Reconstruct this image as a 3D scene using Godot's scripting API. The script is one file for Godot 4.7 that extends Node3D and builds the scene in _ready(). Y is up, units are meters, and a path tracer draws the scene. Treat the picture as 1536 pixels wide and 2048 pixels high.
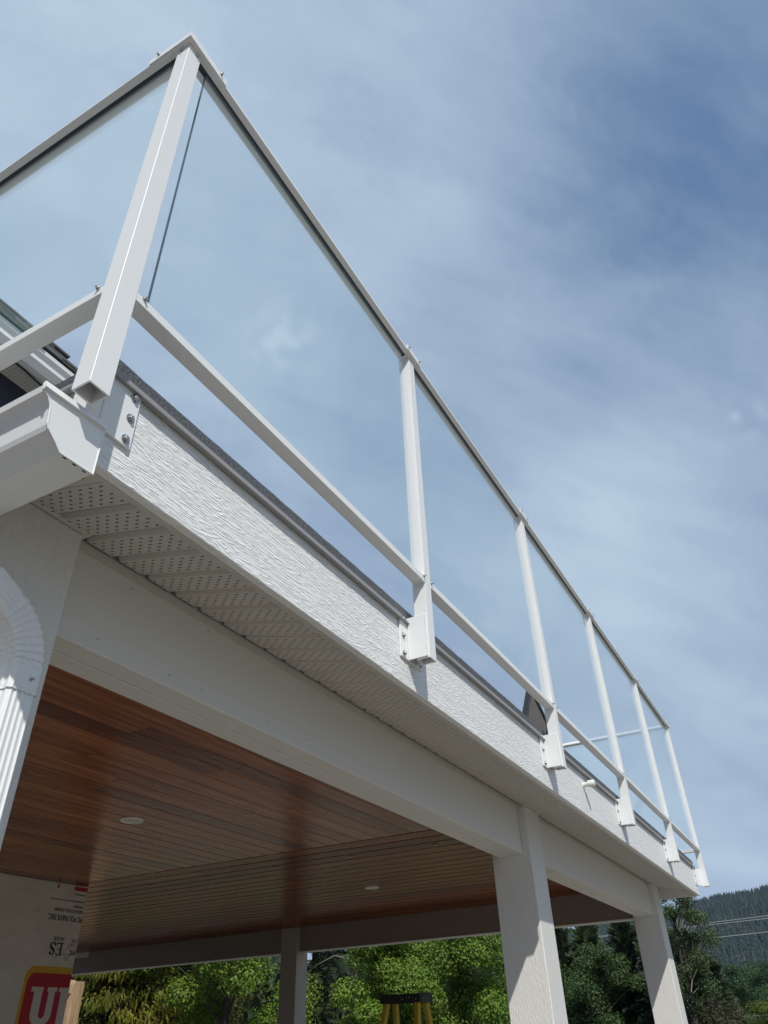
extends Node3D

# ---------------------------------------------------------------- helpers
var rng := RandomNumberGenerator.new()
var used := {}
var M := {}

func lin(r: float, g: float, b: float) -> Color:
	return Color(r, g, b).linear_to_srgb()

func numbered(called: String) -> String:
	if not used.has(called):
		used[called] = 0
		return called
	used[called] += 1
	return "%s_%03d" % [called, used[called]]

func tag(o: Node3D, label: String, category := "", group := "", kind := "") -> Node3D:
	if label != "": o.set_meta("label", label)
	if category != "": o.set_meta("category", category)
	if group != "": o.set_meta("group", group)
	if kind != "": o.set_meta("kind", kind)
	return o

func thing(called: String, label: String, category: String, at := Vector3.ZERO, group := "") -> Node3D:
	var o := Node3D.new()
	o.name = numbered(called)
	add_child(o)
	o.position = at
	tag(o, label, category, group)
	return o

func mb() -> SurfaceTool:
	var st := SurfaceTool.new()
	st.begin(Mesh.PRIMITIVE_TRIANGLES)
	st.set_smooth_group(-1)
	return st

func put(parent: Node, called: String, mesh: Mesh, at := Vector3.ZERO) -> MeshInstance3D:
	var o := MeshInstance3D.new()
	o.mesh = mesh
	o.name = numbered(called) if parent == self else called
	o.position = at
	parent.add_child(o, true)
	if parent != self and String(o.name) != called:
		var k := 1
		while parent.has_node("%s_%03d" % [called, k]): k += 1
		o.name = "%s_%03d" % [called, k]
	return o

func done(st: SurfaceTool, mat: Material) -> ArrayMesh:
	st.generate_normals()
	st.set_material(mat)
	return st.commit()

func part(parent: Node, called: String, st: SurfaceTool, mat: Material) -> MeshInstance3D:
	return put(parent, called, done(st, mat))

# a, b, c, d run counter-clockwise seen from outside
func quad(st: SurfaceTool, a: Vector3, b: Vector3, c: Vector3, d: Vector3) -> void:
	st.add_vertex(a); st.add_vertex(c); st.add_vertex(b)
	st.add_vertex(a); st.add_vertex(d); st.add_vertex(c)

func tri(st: SurfaceTool, a: Vector3, b: Vector3, c: Vector3) -> void:
	st.add_vertex(a); st.add_vertex(c); st.add_vertex(b)

# eight corners: bottom ring p0..p3 counter-clockwise seen from above, then the top ring
func hexa(st: SurfaceTool, p: Array) -> void:
	quad(st, p[3], p[2], p[1], p[0])
	quad(st, p[4], p[5], p[6], p[7])
	for i in 4:
		var j := (i + 1) % 4
		quad(st, p[i], p[j], p[j + 4], p[i + 4])

func box(st: SurfaceTool, lo: Vector3, hi: Vector3, c := 0.0, T := Transform3D.IDENTITY) -> void:
	if c <= 0.0:
		hexa(st, [T * Vector3(lo.x, lo.y, hi.z), T * Vector3(hi.x, lo.y, hi.z), T * Vector3(hi.x, lo.y, lo.z), T * Vector3(lo.x, lo.y, lo.z),
			T * Vector3(lo.x, hi.y, hi.z), T * Vector3(hi.x, hi.y, hi.z), T * Vector3(hi.x, hi.y, lo.z), T * Vector3(lo.x, hi.y, lo.z)])
		return
	# chamfered: three points at each corner
	var P := func(sx: int, sy: int, sz: int, k: int) -> Vector3:
		var v := Vector3(hi.x if sx > 0 else lo.x, hi.y if sy > 0 else lo.y, hi.z if sz > 0 else lo.z)
		if k != 0: v.x -= sx * c
		if k != 1: v.y -= sy * c
		if k != 2: v.z -= sz * c
		return T * v
	for s in [1, -1]:
		var f := [P.call(s, -1, s, 0), P.call(s, -1, -s, 0), P.call(s, 1, -s, 0), P.call(s, 1, s, 0)]
		quad(st, f[0], f[1], f[2], f[3])
		f = [P.call(-1, s, s, 1), P.call(1, s, s, 1), P.call(1, s, -s, 1), P.call(-1, s, -s, 1)]
		quad(st, f[0], f[1], f[2], f[3])
		f = [P.call(-s, -1, s, 2), P.call(s, -1, s, 2), P.call(s, 1, s, 2), P.call(-s, 1, s, 2)]
		quad(st, f[0], f[1], f[2], f[3])
	for s in [1, -1]:
		for u in [1, -1]:
			var o: Vector3 = T * ((lo + hi) * 0.5)
			for e in [[P.call(s, u, -1, 0), P.call(s, u, 1, 0), P.call(s, u, 1, 1), P.call(s, u, -1, 1)],
				[P.call(-1, s, u, 1), P.call(1, s, u, 1), P.call(1, s, u, 2), P.call(-1, s, u, 2)],
				[P.call(s, -1, u, 0), P.call(s, 1, u, 0), P.call(s, 1, u, 2), P.call(s, -1, u, 2)]]:
				outward(st, e, o)
			for w in [1, -1]:
				outward(st, [P.call(s, u, w, 0), P.call(s, u, w, 1), P.call(s, u, w, 2)], o)

func outward(st: SurfaceTool, e: Array, o: Vector3) -> void:
	var n: Vector3 = (e[1] - e[0]).cross(e[2] - e[0])
	if n.dot(e[0] - o) < 0: e.reverse()
	if e.size() == 3: tri(st, e[0], e[1], e[2])
	else: quad(st, e[0], e[1], e[2], e[3])

func tube(st: SurfaceTool, pts: Array, radii: Array, n := 8, caps := true) -> void:
	st.set_smooth_group(1)
	var rings := []
	var side := Vector3.ZERO
	for i in pts.size():
		var d: Vector3 = (pts[mini(i + 1, pts.size() - 1)] - pts[maxi(i - 1, 0)]).normalized()
		if side == Vector3.ZERO: side = d.cross(Vector3.UP if absf(d.y) < 0.9 else Vector3.RIGHT).normalized()
		side = (side - d * side.dot(d)).normalized()
		var up := d.cross(side)
		var ring := []
		for k in n:
			var a := TAU * k / n
			ring.append(pts[i] + (side * cos(a) + up * sin(a)) * radii[mini(i, radii.size() - 1)])
		rings.append(ring)
	for i in pts.size() - 1:
		for k in n:
			var j := (k + 1) % n
			quad(st, rings[i][k], rings[i][j], rings[i + 1][j], rings[i + 1][k])
	st.set_smooth_group(-1)
	if caps:
		for k in range(1, n - 1):
			tri(st, rings[0][0], rings[0][k + 1], rings[0][k])
			tri(st, rings[-1][0], rings[-1][k], rings[-1][k + 1])

func disc(st: SurfaceTool, at: Vector3, axis: Vector3, r: float, h: float, n := 12, bev := 0.0) -> void:
	if bev > 0.0: tube(st, [at, at + axis * (h - bev), at + axis * h], [r, r, r - bev], n)
	else: tube(st, [at, at + axis * h], [r], n)

# a closed profile of Vector2(q, y) swept from place a(q, y) to place b(q, y)
func sweep(st: SurfaceTool, prof: PackedVector2Array, a: Callable, b: Callable, ends := true) -> void:
	var n := prof.size()
	var mid := Vector2.ZERO
	for p in prof: mid += p / n
	var A := []
	var B := []
	for p in prof:
		A.append(a.call(p)); B.append(b.call(p))
	var cw := Geometry2D.is_polygon_clockwise(prof)
	var o: Vector3 = (B[0] - A[0]).normalized()
	# orientation is found from the first triangle of the cap
	var idx := Geometry2D.triangulate_polygon(prof)
	var flip := false
	if idx.size() >= 3:
		var nn: Vector3 = (A[idx[1]] - A[idx[0]]).cross(A[idx[2]] - A[idx[0]])
		var s2 := (prof[idx[1]] - prof[idx[0]]).cross(prof[idx[2]] - prof[idx[0]])
		flip = (nn.dot(o) * s2 > 0)
		flip = flip != cw
		for t in range(0, idx.size(), 3) if ends else []:
			var q := [A[idx[t]], A[idx[t + 1]], A[idx[t + 2]]]
			if (q[1] - q[0]).cross(q[2] - q[0]).dot(o) > 0: q.reverse()
			tri(st, q[0], q[1], q[2])
			q = [B[idx[t]], B[idx[t + 1]], B[idx[t + 2]]]
			if (q[1] - q[0]).cross(q[2] - q[0]).dot(o) < 0: q.reverse()
			tri(st, q[0], q[1], q[2])
	for i in n:
		var j := (i + 1) % n
		if flip: quad(st, A[i], A[j], B[j], B[i])
		else: quad(st, A[j], A[i], B[i], B[j])

func mat(called: String, c: Color, rough := 0.6, metal := 0.0) -> StandardMaterial3D:
	var m := StandardMaterial3D.new()
	m.resource_name = called
	m.albedo_color = c
	m.roughness = rough
	m.metallic = metal
	M[called] = m
	return m

func noise_image(w: int, h: int, freq: float, sd: int, oct := 4) -> Image:
	var n := FastNoiseLite.new()
	n.seed = sd
	n.noise_type = FastNoiseLite.TYPE_SIMPLEX_SMOOTH
	n.frequency = freq
	n.fractal_octaves = oct
	return n.get_seamless_image(w, h)

func tex(im: Image) -> ImageTexture:
	return ImageTexture.create_from_image(im)

func tri_map(m: StandardMaterial3D, per_metre: Vector3) -> void:
	m.uv1_triplanar = true
	m.uv1_world_triplanar = true
	m.uv1_triplanar_sharpness = 8.0
	m.uv1_scale = per_metre

# embossed cedar grain: wavy lines along u
func emboss(w: int, h: int, lines: int, sd: int, warp: float) -> Image:
	var n1 := noise_image(w / 8, h, 0.012, sd, 3)
	n1.resize(w, h, Image.INTERPOLATE_CUBIC)
	var n2 := noise_image(w / 4, h, 0.08, sd + 1, 3)
	n2.resize(w, h, Image.INTERPOLATE_CUBIC)
	var n3 := noise_image(w / 8, h, 0.25, sd + 2, 2)
	n3.resize(w, h, Image.INTERPOLATE_CUBIC)
	n1.convert(Image.FORMAT_L8); n2.convert(Image.FORMAT_L8); n3.convert(Image.FORMAT_L8)
	var a := n1.get_data()
	var b := n2.get_data()
	var c := n3.get_data()
	var out := PackedByteArray()
	out.resize(w * h)
	for y in h:
		for x in w:
			var i := y * w + x
			var ph := float(lines) * y / h + warp * (a[i] / 255.0 - 0.5)
			var s := 0.5 + 0.5 * sin(TAU * ph)
			s = s * s * (3.0 - 2.0 * s)
			var gate := smoothstep(0.35, 0.6, b[i] / 255.0)
			out[i] = int(clampf(s * (0.25 + 0.75 * gate) * 0.75 + 0.25 * c[i] / 255.0, 0.0, 1.0) * 255.0)
	return Image.create_from_data(w, h, false, Image.FORMAT_L8, out)

func plank_image(w: int, h: int, sd: int) -> Image:
	var n1 := noise_image(w / 8, h, 0.03, sd, 4)
	n1.resize(w, h, Image.INTERPOLATE_CUBIC)
	var n2 := noise_image(w / 16, h, 0.2, sd + 1, 2)
	n2.resize(w, h, Image.INTERPOLATE_CUBIC)
	n1.convert(Image.FORMAT_L8); n2.convert(Image.FORMAT_L8)
	var a := n1.get_data()
	var b := n2.get_data()
	var out := PackedByteArray()
	out.resize(w * h * 3)
	for i in w * h:
		var t := clampf(0.62 * a[i] / 255.0 + 0.38 * b[i] / 255.0, 0.0, 1.0)
		var g := 0.62 + 0.55 * (t - 0.2)
		out[i * 3] = int(clampf(g, 0, 1) * 255)
		out[i * 3 + 1] = int(clampf(g * (0.9 + 0.12 * t), 0, 1) * 255)
		out[i * 3 + 2] = int(clampf(g * (0.84 + 0.16 * t), 0, 1) * 255)
	return Image.create_from_data(w, h, false, Image.FORMAT_RGB8, out)

func scatter(parent: Node, called: String, mesh: Mesh, xf: Array, cols: Array, mat_: Material) -> MultiMeshInstance3D:
	var mm := MultiMesh.new()
	mm.transform_format = MultiMesh.TRANSFORM_3D
	mm.use_colors = cols.size() > 0
	mm.mesh = mesh
	mm.instance_count = xf.size()
	for i in xf.size():
		mm.set_instance_transform(i, xf[i])
		if cols.size(): mm.set_instance_color(i, cols[i])
	var o := MultiMeshInstance3D.new()
	o.multimesh = mm
	o.material_override = mat_
	o.name = numbered(called) if parent == self else called
	parent.add_child(o, true)
	o.set_meta("kind", "stuff")
	return o

# ---------------------------------------------------------------- scene
func _ready() -> void:
	rng.seed = 11
	camera_and_light()
	materials()
	ground_and_hill()
	covered_deck()
	house()
	front_railing()
	side_railings()
	gutter_and_downspout()
	small_things()
	trees()
	power_lines()

func camera_and_light() -> void:
	var cam := Camera3D.new()
	cam.name = "camera"
	cam.position = Vector3(-0.5634, 1.6, 0.8397)
	cam.basis = Basis.from_euler(Vector3(deg_to_rad(35.9355), deg_to_rad(-62.3131), deg_to_rad(-2.0924)))
	cam.fov = rad_to_deg(2.0 * atan(1024.0 / 1442.673))
	cam.near = 0.05
	cam.far = 6000.0
	cam.current = true
	add_child(cam)
	var sun := DirectionalLight3D.new()
	sun.name = "sun"
	sun.light_energy = 1.25
	sun.light_color = Color(1.0, 0.985, 0.955)
	sun.light_angular_distance = 0.6
	sun.shadow_enabled = true
	add_child(sun)
	sun.look_at_from_position(Vector3.ZERO, -Vector3(-1.15, 1.6, 1.0), Vector3.UP)
	var env := Environment.new()
	env.background_mode = Environment.BG_SKY
	env.tonemap_mode = Environment.TONE_MAPPER_LINEAR
	env.tonemap_exposure = 1.0
	env.sdfgi_enabled = true
	env.ssao_enabled = true
	env.ssil_enabled = true
	env.fog_enabled = true
	env.fog_density = 0.00011
	env.fog_light_color = Color(0.66, 0.78, 0.95)
	var sm := PanoramaSkyMaterial.new()
	sm.panorama = tex(sky_image())
	var sky := Sky.new()
	sky.sky_material = sm
	env.sky = sky
	var we := WorldEnvironment.new()
	we.name = "world_environment"
	we.environment = env
	add_child(we)

# thin high cloud over blue, by direction
func sky_image() -> Image:
	var w := 1024
	var h := 512
	var n := FastNoiseLite.new()
	n.seed = 5
	n.noise_type = FastNoiseLite.TYPE_SIMPLEX_SMOOTH
	n.frequency = 1.1
	n.fractal_octaves = 5
	n.fractal_gain = 0.48
	n.domain_warp_enabled = true
	n.domain_warp_amplitude = 0.35
	n.domain_warp_frequency = 0.9
	var n2 := FastNoiseLite.new()
	n2.seed = 9
	n2.noise_type = FastNoiseLite.TYPE_SIMPLEX_SMOOTH
	n2.frequency = 3.0
	n2.fractal_octaves = 5
	n2.domain_warp_enabled = true
	n2.domain_warp_amplitude = 0.2
	var spots := [[Vector3(0.134, 0.878, -0.46), 0.30, 0.6], [Vector3(0.835, 0.54, -0.09), 0.62, 0.17], [Vector3(0.645, 0.755, 0.09), -0.36, 0.28],
		[Vector3(0.476, 0.854, 0.209), -0.20, 0.25], [Vector3(0.45, 0.89, -0.12), 0.16, 0.16], [Vector3(0.975, 0.212, -0.07), 0.22, 0.35], [Vector3(0.72, 0.66, -0.2), -0.12, 0.22]]
	var im := Image.create(w, h, false, Image.FORMAT_RGBF)
	for y in h:
		var el := PI * (0.5 - (y + 0.5) / h)
		for x in w:
			var az := TAU * ((x + 0.5) / w)
			# the direction that Godot gives to this column
			var d := Vector3(sin(az) * cos(el), sin(el), -cos(az) * cos(el))
			if el < 0.0:
				im.set_pixel(x, y, Color(0.17, 0.165, 0.15))
				continue
			# flatten towards a cloud plane so that wisps stretch with distance
			var p := Vector3(d.x, 0.0, d.z) / (d.y + 0.35)
			var q := Vector3(p.x * 0.8 + p.z * 0.6, (p.z * 0.8 - p.x * 0.6) * 2.1, 0.3)
			var v := 0.63 + 0.48 * n.get_noise_3dv(q) + 0.20 * n2.get_noise_3dv(q * 1.3) + 0.07 * n2.get_noise_3dv(Vector3(q.x * 1.5, q.y * 5.0, 4.0))
			for s in spots:
				var dd: float = (d - s[0].normalized()).length_squared()
				v += s[1] * exp(-dd / (s[2] * s[2]))
			for s in [[Vector3(0.508, 0.755, -0.414), 0.034], [Vector3(0.794, 0.601, 0.093), 0.019]]:
				var d3: float = (d - s[0].normalized()).length() / s[1]
				if d3 < 2.5: v += 0.75 * exp(-d3 * d3) * smoothstep(-0.15, 0.45, n2.get_noise_3dv(d * 9.0))
			v += 0.42 * pow(1.0 - d.y, 6.0)
			v = clampf(v, 0.0, 1.3)
			var deep := Color(0.115, 0.200, 0.370).lerp(Color(0.24, 0.335, 0.47), pow(1.0 - d.y, 3.0))
			var c := deep.lerp(Color(0.425, 0.54, 0.68), v)
			im.set_pixel(x, y, c)
	return im

func materials() -> void:
	var white := lin(0.77, 0.78, 0.78)
	mat("white_coat", white, 0.42)
	var g := emboss(1024, 512, 27, 31, 4.5)
	var fas := mat("embossed_white", lin(0.79, 0.79, 0.785), 0.5)
	fas.heightmap_enabled = true
	fas.heightmap_texture = tex(g)
	fas.heightmap_scale = 0.17
	tri_map(fas, Vector3(1.7, 4.6, 1.7))
	var gv := g.duplicate()
	gv.rotate_90(CLOCKWISE)
	var colm := mat("embossed_white_upright", lin(0.70, 0.69, 0.665), 0.5)
	colm.heightmap_enabled = true
	colm.heightmap_texture = tex(gv)
	colm.heightmap_scale = 0.09
	tri_map(colm, Vector3(4.3, 1.5, 4.3))
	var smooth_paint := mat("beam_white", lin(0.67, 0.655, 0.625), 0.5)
	var fine := tex(noise_image(256, 256, 0.03, 3, 5))
	smooth_paint.heightmap_enabled = true
	smooth_paint.heightmap_texture = fine
	smooth_paint.heightmap_scale = 0.03
	tri_map(smooth_paint, Vector3(1.5, 6.0, 1.5))
	mat("vinyl", lin(0.57, 0.545, 0.50), 0.42)
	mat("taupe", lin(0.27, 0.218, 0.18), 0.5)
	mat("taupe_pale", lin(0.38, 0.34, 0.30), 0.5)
	mat("hole_dark", lin(0.012, 0.011, 0.01), 0.9)
	mat("gasket", lin(0.030, 0.042, 0.062), 0.5)
	mat("steel", lin(0.42, 0.42, 0.42), 0.32, 0.9)
	mat("steel_dark", lin(0.10, 0.10, 0.10), 0.45, 0.7)
	mat("flash_metal", lin(0.30, 0.29, 0.295), 0.38)
	var mem := mat("membrane", Color.WHITE, 0.85)
	var sp := noise_image(256, 256, 0.12, 8, 4)
	sp.convert(Image.FORMAT_RGB8)
	for y in 256:
		for x in 256:
			var t := sp.get_pixel(x, y).r
			t = smoothstep(0.3, 0.75, t)
			var c := lin(0.20, 0.193, 0.19).lerp(lin(0.46, 0.445, 0.44), t)
			sp.set_pixel(x, y, c)
	mem.albedo_texture = tex(sp)
	tri_map(mem, Vector3(5, 5, 5))
	var glass := mat("glass", Color(0.80, 0.97, 0.98, 0.055), 0.02)
	glass.transparency = BaseMaterial3D.TRANSPARENCY_ALPHA
	glass.metallic_specular = 0.5
	mat("glass_edge", lin(0.03, 0.07, 0.085), 0.15)
	# stained boards
	var pl := plank_image(512, 512, 41)
	var plv := pl.duplicate()
	plv.rotate_90(CLOCKWISE)
	var ta := tex(pl)
	var tb := tex(plv)
	var tones := [Vector3(0.38, 0.150, 0.062), Vector3(0.33, 0.124, 0.052), Vector3(0.22, 0.074, 0.032), Vector3(0.44, 0.190, 0.084), Vector3(0.36, 0.138, 0.058)]
	for i in tones.size():
		var t: Vector3 = tones[i]
		for s in 2:
			var m := mat("board_%s_%d" % ["ab"[s], i], lin(t.x * 1.08, t.y, t.z * 0.9), 0.24)
			m.albedo_texture = ta if s == 0 else tb
			tri_map(m, Vector3(0.5, 2.2, 2.2) if s == 0 else Vector3(2.2, 2.2, 0.5))
			m.uv1_offset = Vector3(0.37 * i, 0.19 * i, 0.53 * i)
			m.metallic_specular = 0.36 if s == 0 else 0.19
			if s == 1: m.albedo_color = lin(t.x * 0.92, t.y * 0.78, t.z * 0.66)
			m.heightmap_enabled = true
			m.heightmap_texture = fine
			m.heightmap_scale = 0.10
	mat("dark_gap", lin(0.02, 0.012, 0.008), 0.9)
	var dirt := mat("dirt", Color.WHITE, 0.95)
	var di := noise_image(512, 512, 0.02, 77, 6)
	di.convert(Image.FORMAT_RGB8)
	for y in 512:
		for x in 512:
			var t := di.get_pixel(x, y).r
			di.set_pixel(x, y, lin(0.14, 0.126, 0.105).lerp(lin(0.29, 0.262, 0.22), smoothstep(0.2, 0.8, t)))
	dirt.albedo_texture = tex(di)
	tri_map(dirt, Vector3(0.35, 0.35, 0.35))
	var conc := mat("concrete", lin(0.31, 0.285, 0.25), 0.85)
	conc.heightmap_enabled = true
	conc.heightmap_texture = fine
	conc.heightmap_scale = 0.1
	tri_map(conc, Vector3(0.8, 0.8, 0.8))
	var wrap := mat("wrap", lin(0.50, 0.46, 0.40), 0.55)
	wrap.heightmap_enabled = true
	wrap.heightmap_texture = fine
	wrap.heightmap_scale = 1.2
	tri_map(wrap, Vector3(0.5, 0.5, 0.5))
	mat("print_dark", lin(0.03, 0.025, 0.025), 0.7)
	mat("print_red", lin(0.33, 0.006, 0.02), 0.6)
	mat("print_yellow", lin(0.48, 0.27, 0.015), 0.6)
	mat("print_pale", lin(0.50, 0.45, 0.40), 0.6)
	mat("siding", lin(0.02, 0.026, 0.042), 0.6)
	mat("shingle_a", lin(0.055, 0.058, 0.066), 0.9)
	mat("shingle_b", lin(0.12, 0.12, 0.125), 0.9)
	mat("cable", lin(0.015, 0.015, 0.016), 0.6)
	mat("bulb_green", lin(0.02, 0.10, 0.07), 0.2)
	mat("bulb_orange", lin(0.55, 0.14, 0.03), 0.2)
	var tim := mat("timber", lin(0.62, 0.44, 0.26), 0.75)
	tim.albedo_texture = tb
	tri_map(tim, Vector3(2.0, 0.6, 2.0))
	mat("ladder_yellow", lin(0.42, 0.30, 0.015), 0.5)
	mat("ladder_black", lin(0.012, 0.012, 0.013), 0.5)
	mat("lens", lin(0.52, 0.49, 0.44), 0.4)
	mat("pvc", lin(0.72, 0.72, 0.68), 0.3)
	var wv := mat("weave", lin(0.19, 0.165, 0.145), 0.7)
	wv.heightmap_enabled = true
	wv.heightmap_texture = fine
	wv.heightmap_scale = 0.2
	tri_map(wv, Vector3(4, 30, 4))
	mat("dark_frame", lin(0.022, 0.024, 0.028), 0.4)
	var leaf := mat("leaf", Color.WHITE, 0.55)
	leaf.vertex_color_use_as_albedo = true
	leaf.backlight_enabled = true
	leaf.backlight = Color(0.75, 0.8, 0.5)
	var needle := mat("needle", Color.WHITE, 0.7)
	needle.vertex_color_use_as_albedo = true
	var bark := mat("bark", lin(0.062, 0.052, 0.042), 0.9)
	bark.heightmap_enabled = true
	bark.heightmap_texture = tex(gv)
	bark.heightmap_scale = 1.5
	tri_map(bark, Vector3(3, 1, 3))
	mat("dead_wood", lin(0.24, 0.21, 0.18), 0.8)
	mat("hill_soil", lin(0.02, 0.032, 0.022), 0.95)
	mat("grass", lin(0.07, 0.11, 0.03), 0.95)
	mat("wire", lin(0.30, 0.31, 0.32), 0.45, 0.6)

func hill_height(x: float, z: float) -> float:
	var ridge := 109.0 + 0.21 * (z + 70.0)
	ridge = clampf(ridge, 38.0, 230.0)
	ridge += 5.0 * sin(z * 0.021) + 3.0 * sin(z * 0.057 + 1.0)
	var t := clampf((x - 330.0) / 570.0, 0.0, 1.0)
	var s := t * t * (3.0 - 2.0 * t) * 0.55 + t * 0.45
	return ridge * s - 1.0 if x < 900.0 else ridge - 1.0 - (x - 900.0) * 0.05

func ground_and_hill() -> void:
	var st := mb()
	var R := 3200.0
	quad(st, Vector3(-R, 0, R), Vector3(R, 0, R), Vector3(R, 0, -R), Vector3(-R, 0, -R))
	tag(part(self, "ground", st, M.dirt), "", "", "", "structure")
	st = mb()
	quad(st, Vector3(14, 0.006, 300), Vector3(420, 0.006, 300), Vector3(420, 0.006, -400), Vector3(14, 0.006, -400))
	tag(part(self, "grass_field", st, M.grass), "", "", "", "structure")
	st = mb()
	st.set_smooth_group(1)
	var nx := 26
	var nz := 60
	for i in nx:
		for j in nz:
			var c := []
			for e in [[0, 0], [0, 1], [1, 1], [1, 0]]:
				var x: float = 320.0 + (i + e[0]) * 40.0
				var z: float = -1400.0 + (j + e[1]) * 40.0
				c.append(Vector3(x, hill_height(x, z), z))
			quad(st, c[0], c[1], c[2], c[3])
	tag(part(self, "hill", st, M.hill_soil), "", "", "", "structure")
	# its forest: far too many to count
	var cs := mb()
	for k in 3:
		var y0 := 0.12 + 0.27 * k
		var y1 := minf(1.0, y0 + 0.42)
		var r := 0.20 - 0.055 * k
		for a in 6:
			var p := Vector3(cos(TAU * a / 6.0) * r, y0, sin(TAU * a / 6.0) * r)
			var q := Vector3(cos(TAU * (a + 1) / 6.0) * r * 0.9, y0 + 0.02, sin(TAU * (a + 1) / 6.0) * r * 0.9)
			tri(cs, q, p, Vector3(0, y1, 0))
	var cone := done(cs, M.needle)
	var xf := []
	var cols := []
	for i in 26000:
		var x := rng.randf_range(335, 930)
		var z := rng.randf_range(-420, 110) if i < 21000 else rng.randf_range(-1300, 700)
		var s := rng.randf_range(5.0, 10.0)
		var T := Transform3D(Basis(Vector3.UP, rng.randf() * TAU).scaled(Vector3(s * 0.95, s, s * 0.95)), Vector3(x, hill_height(x, z) - 0.8, z))
		xf.append(T)
		var g := rng.randf_range(0.6, 1.3)
		cols.append(Color(0.014 * g, 0.030 * g, 0.022 * g) if rng.randf() < 0.85 else Color(0.022 * g, 0.040 * g, 0.020 * g))
	tag(scatter(self, "hill_forest", cone, xf, cols, M.needle), "dark conifer forest covering the distant hill", "forest", "", "stuff")

# ---------------------------------------------------------------- the covered deck
const FB := 2.377        # bottom of the fascia
const CEIL := 2.425

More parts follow.
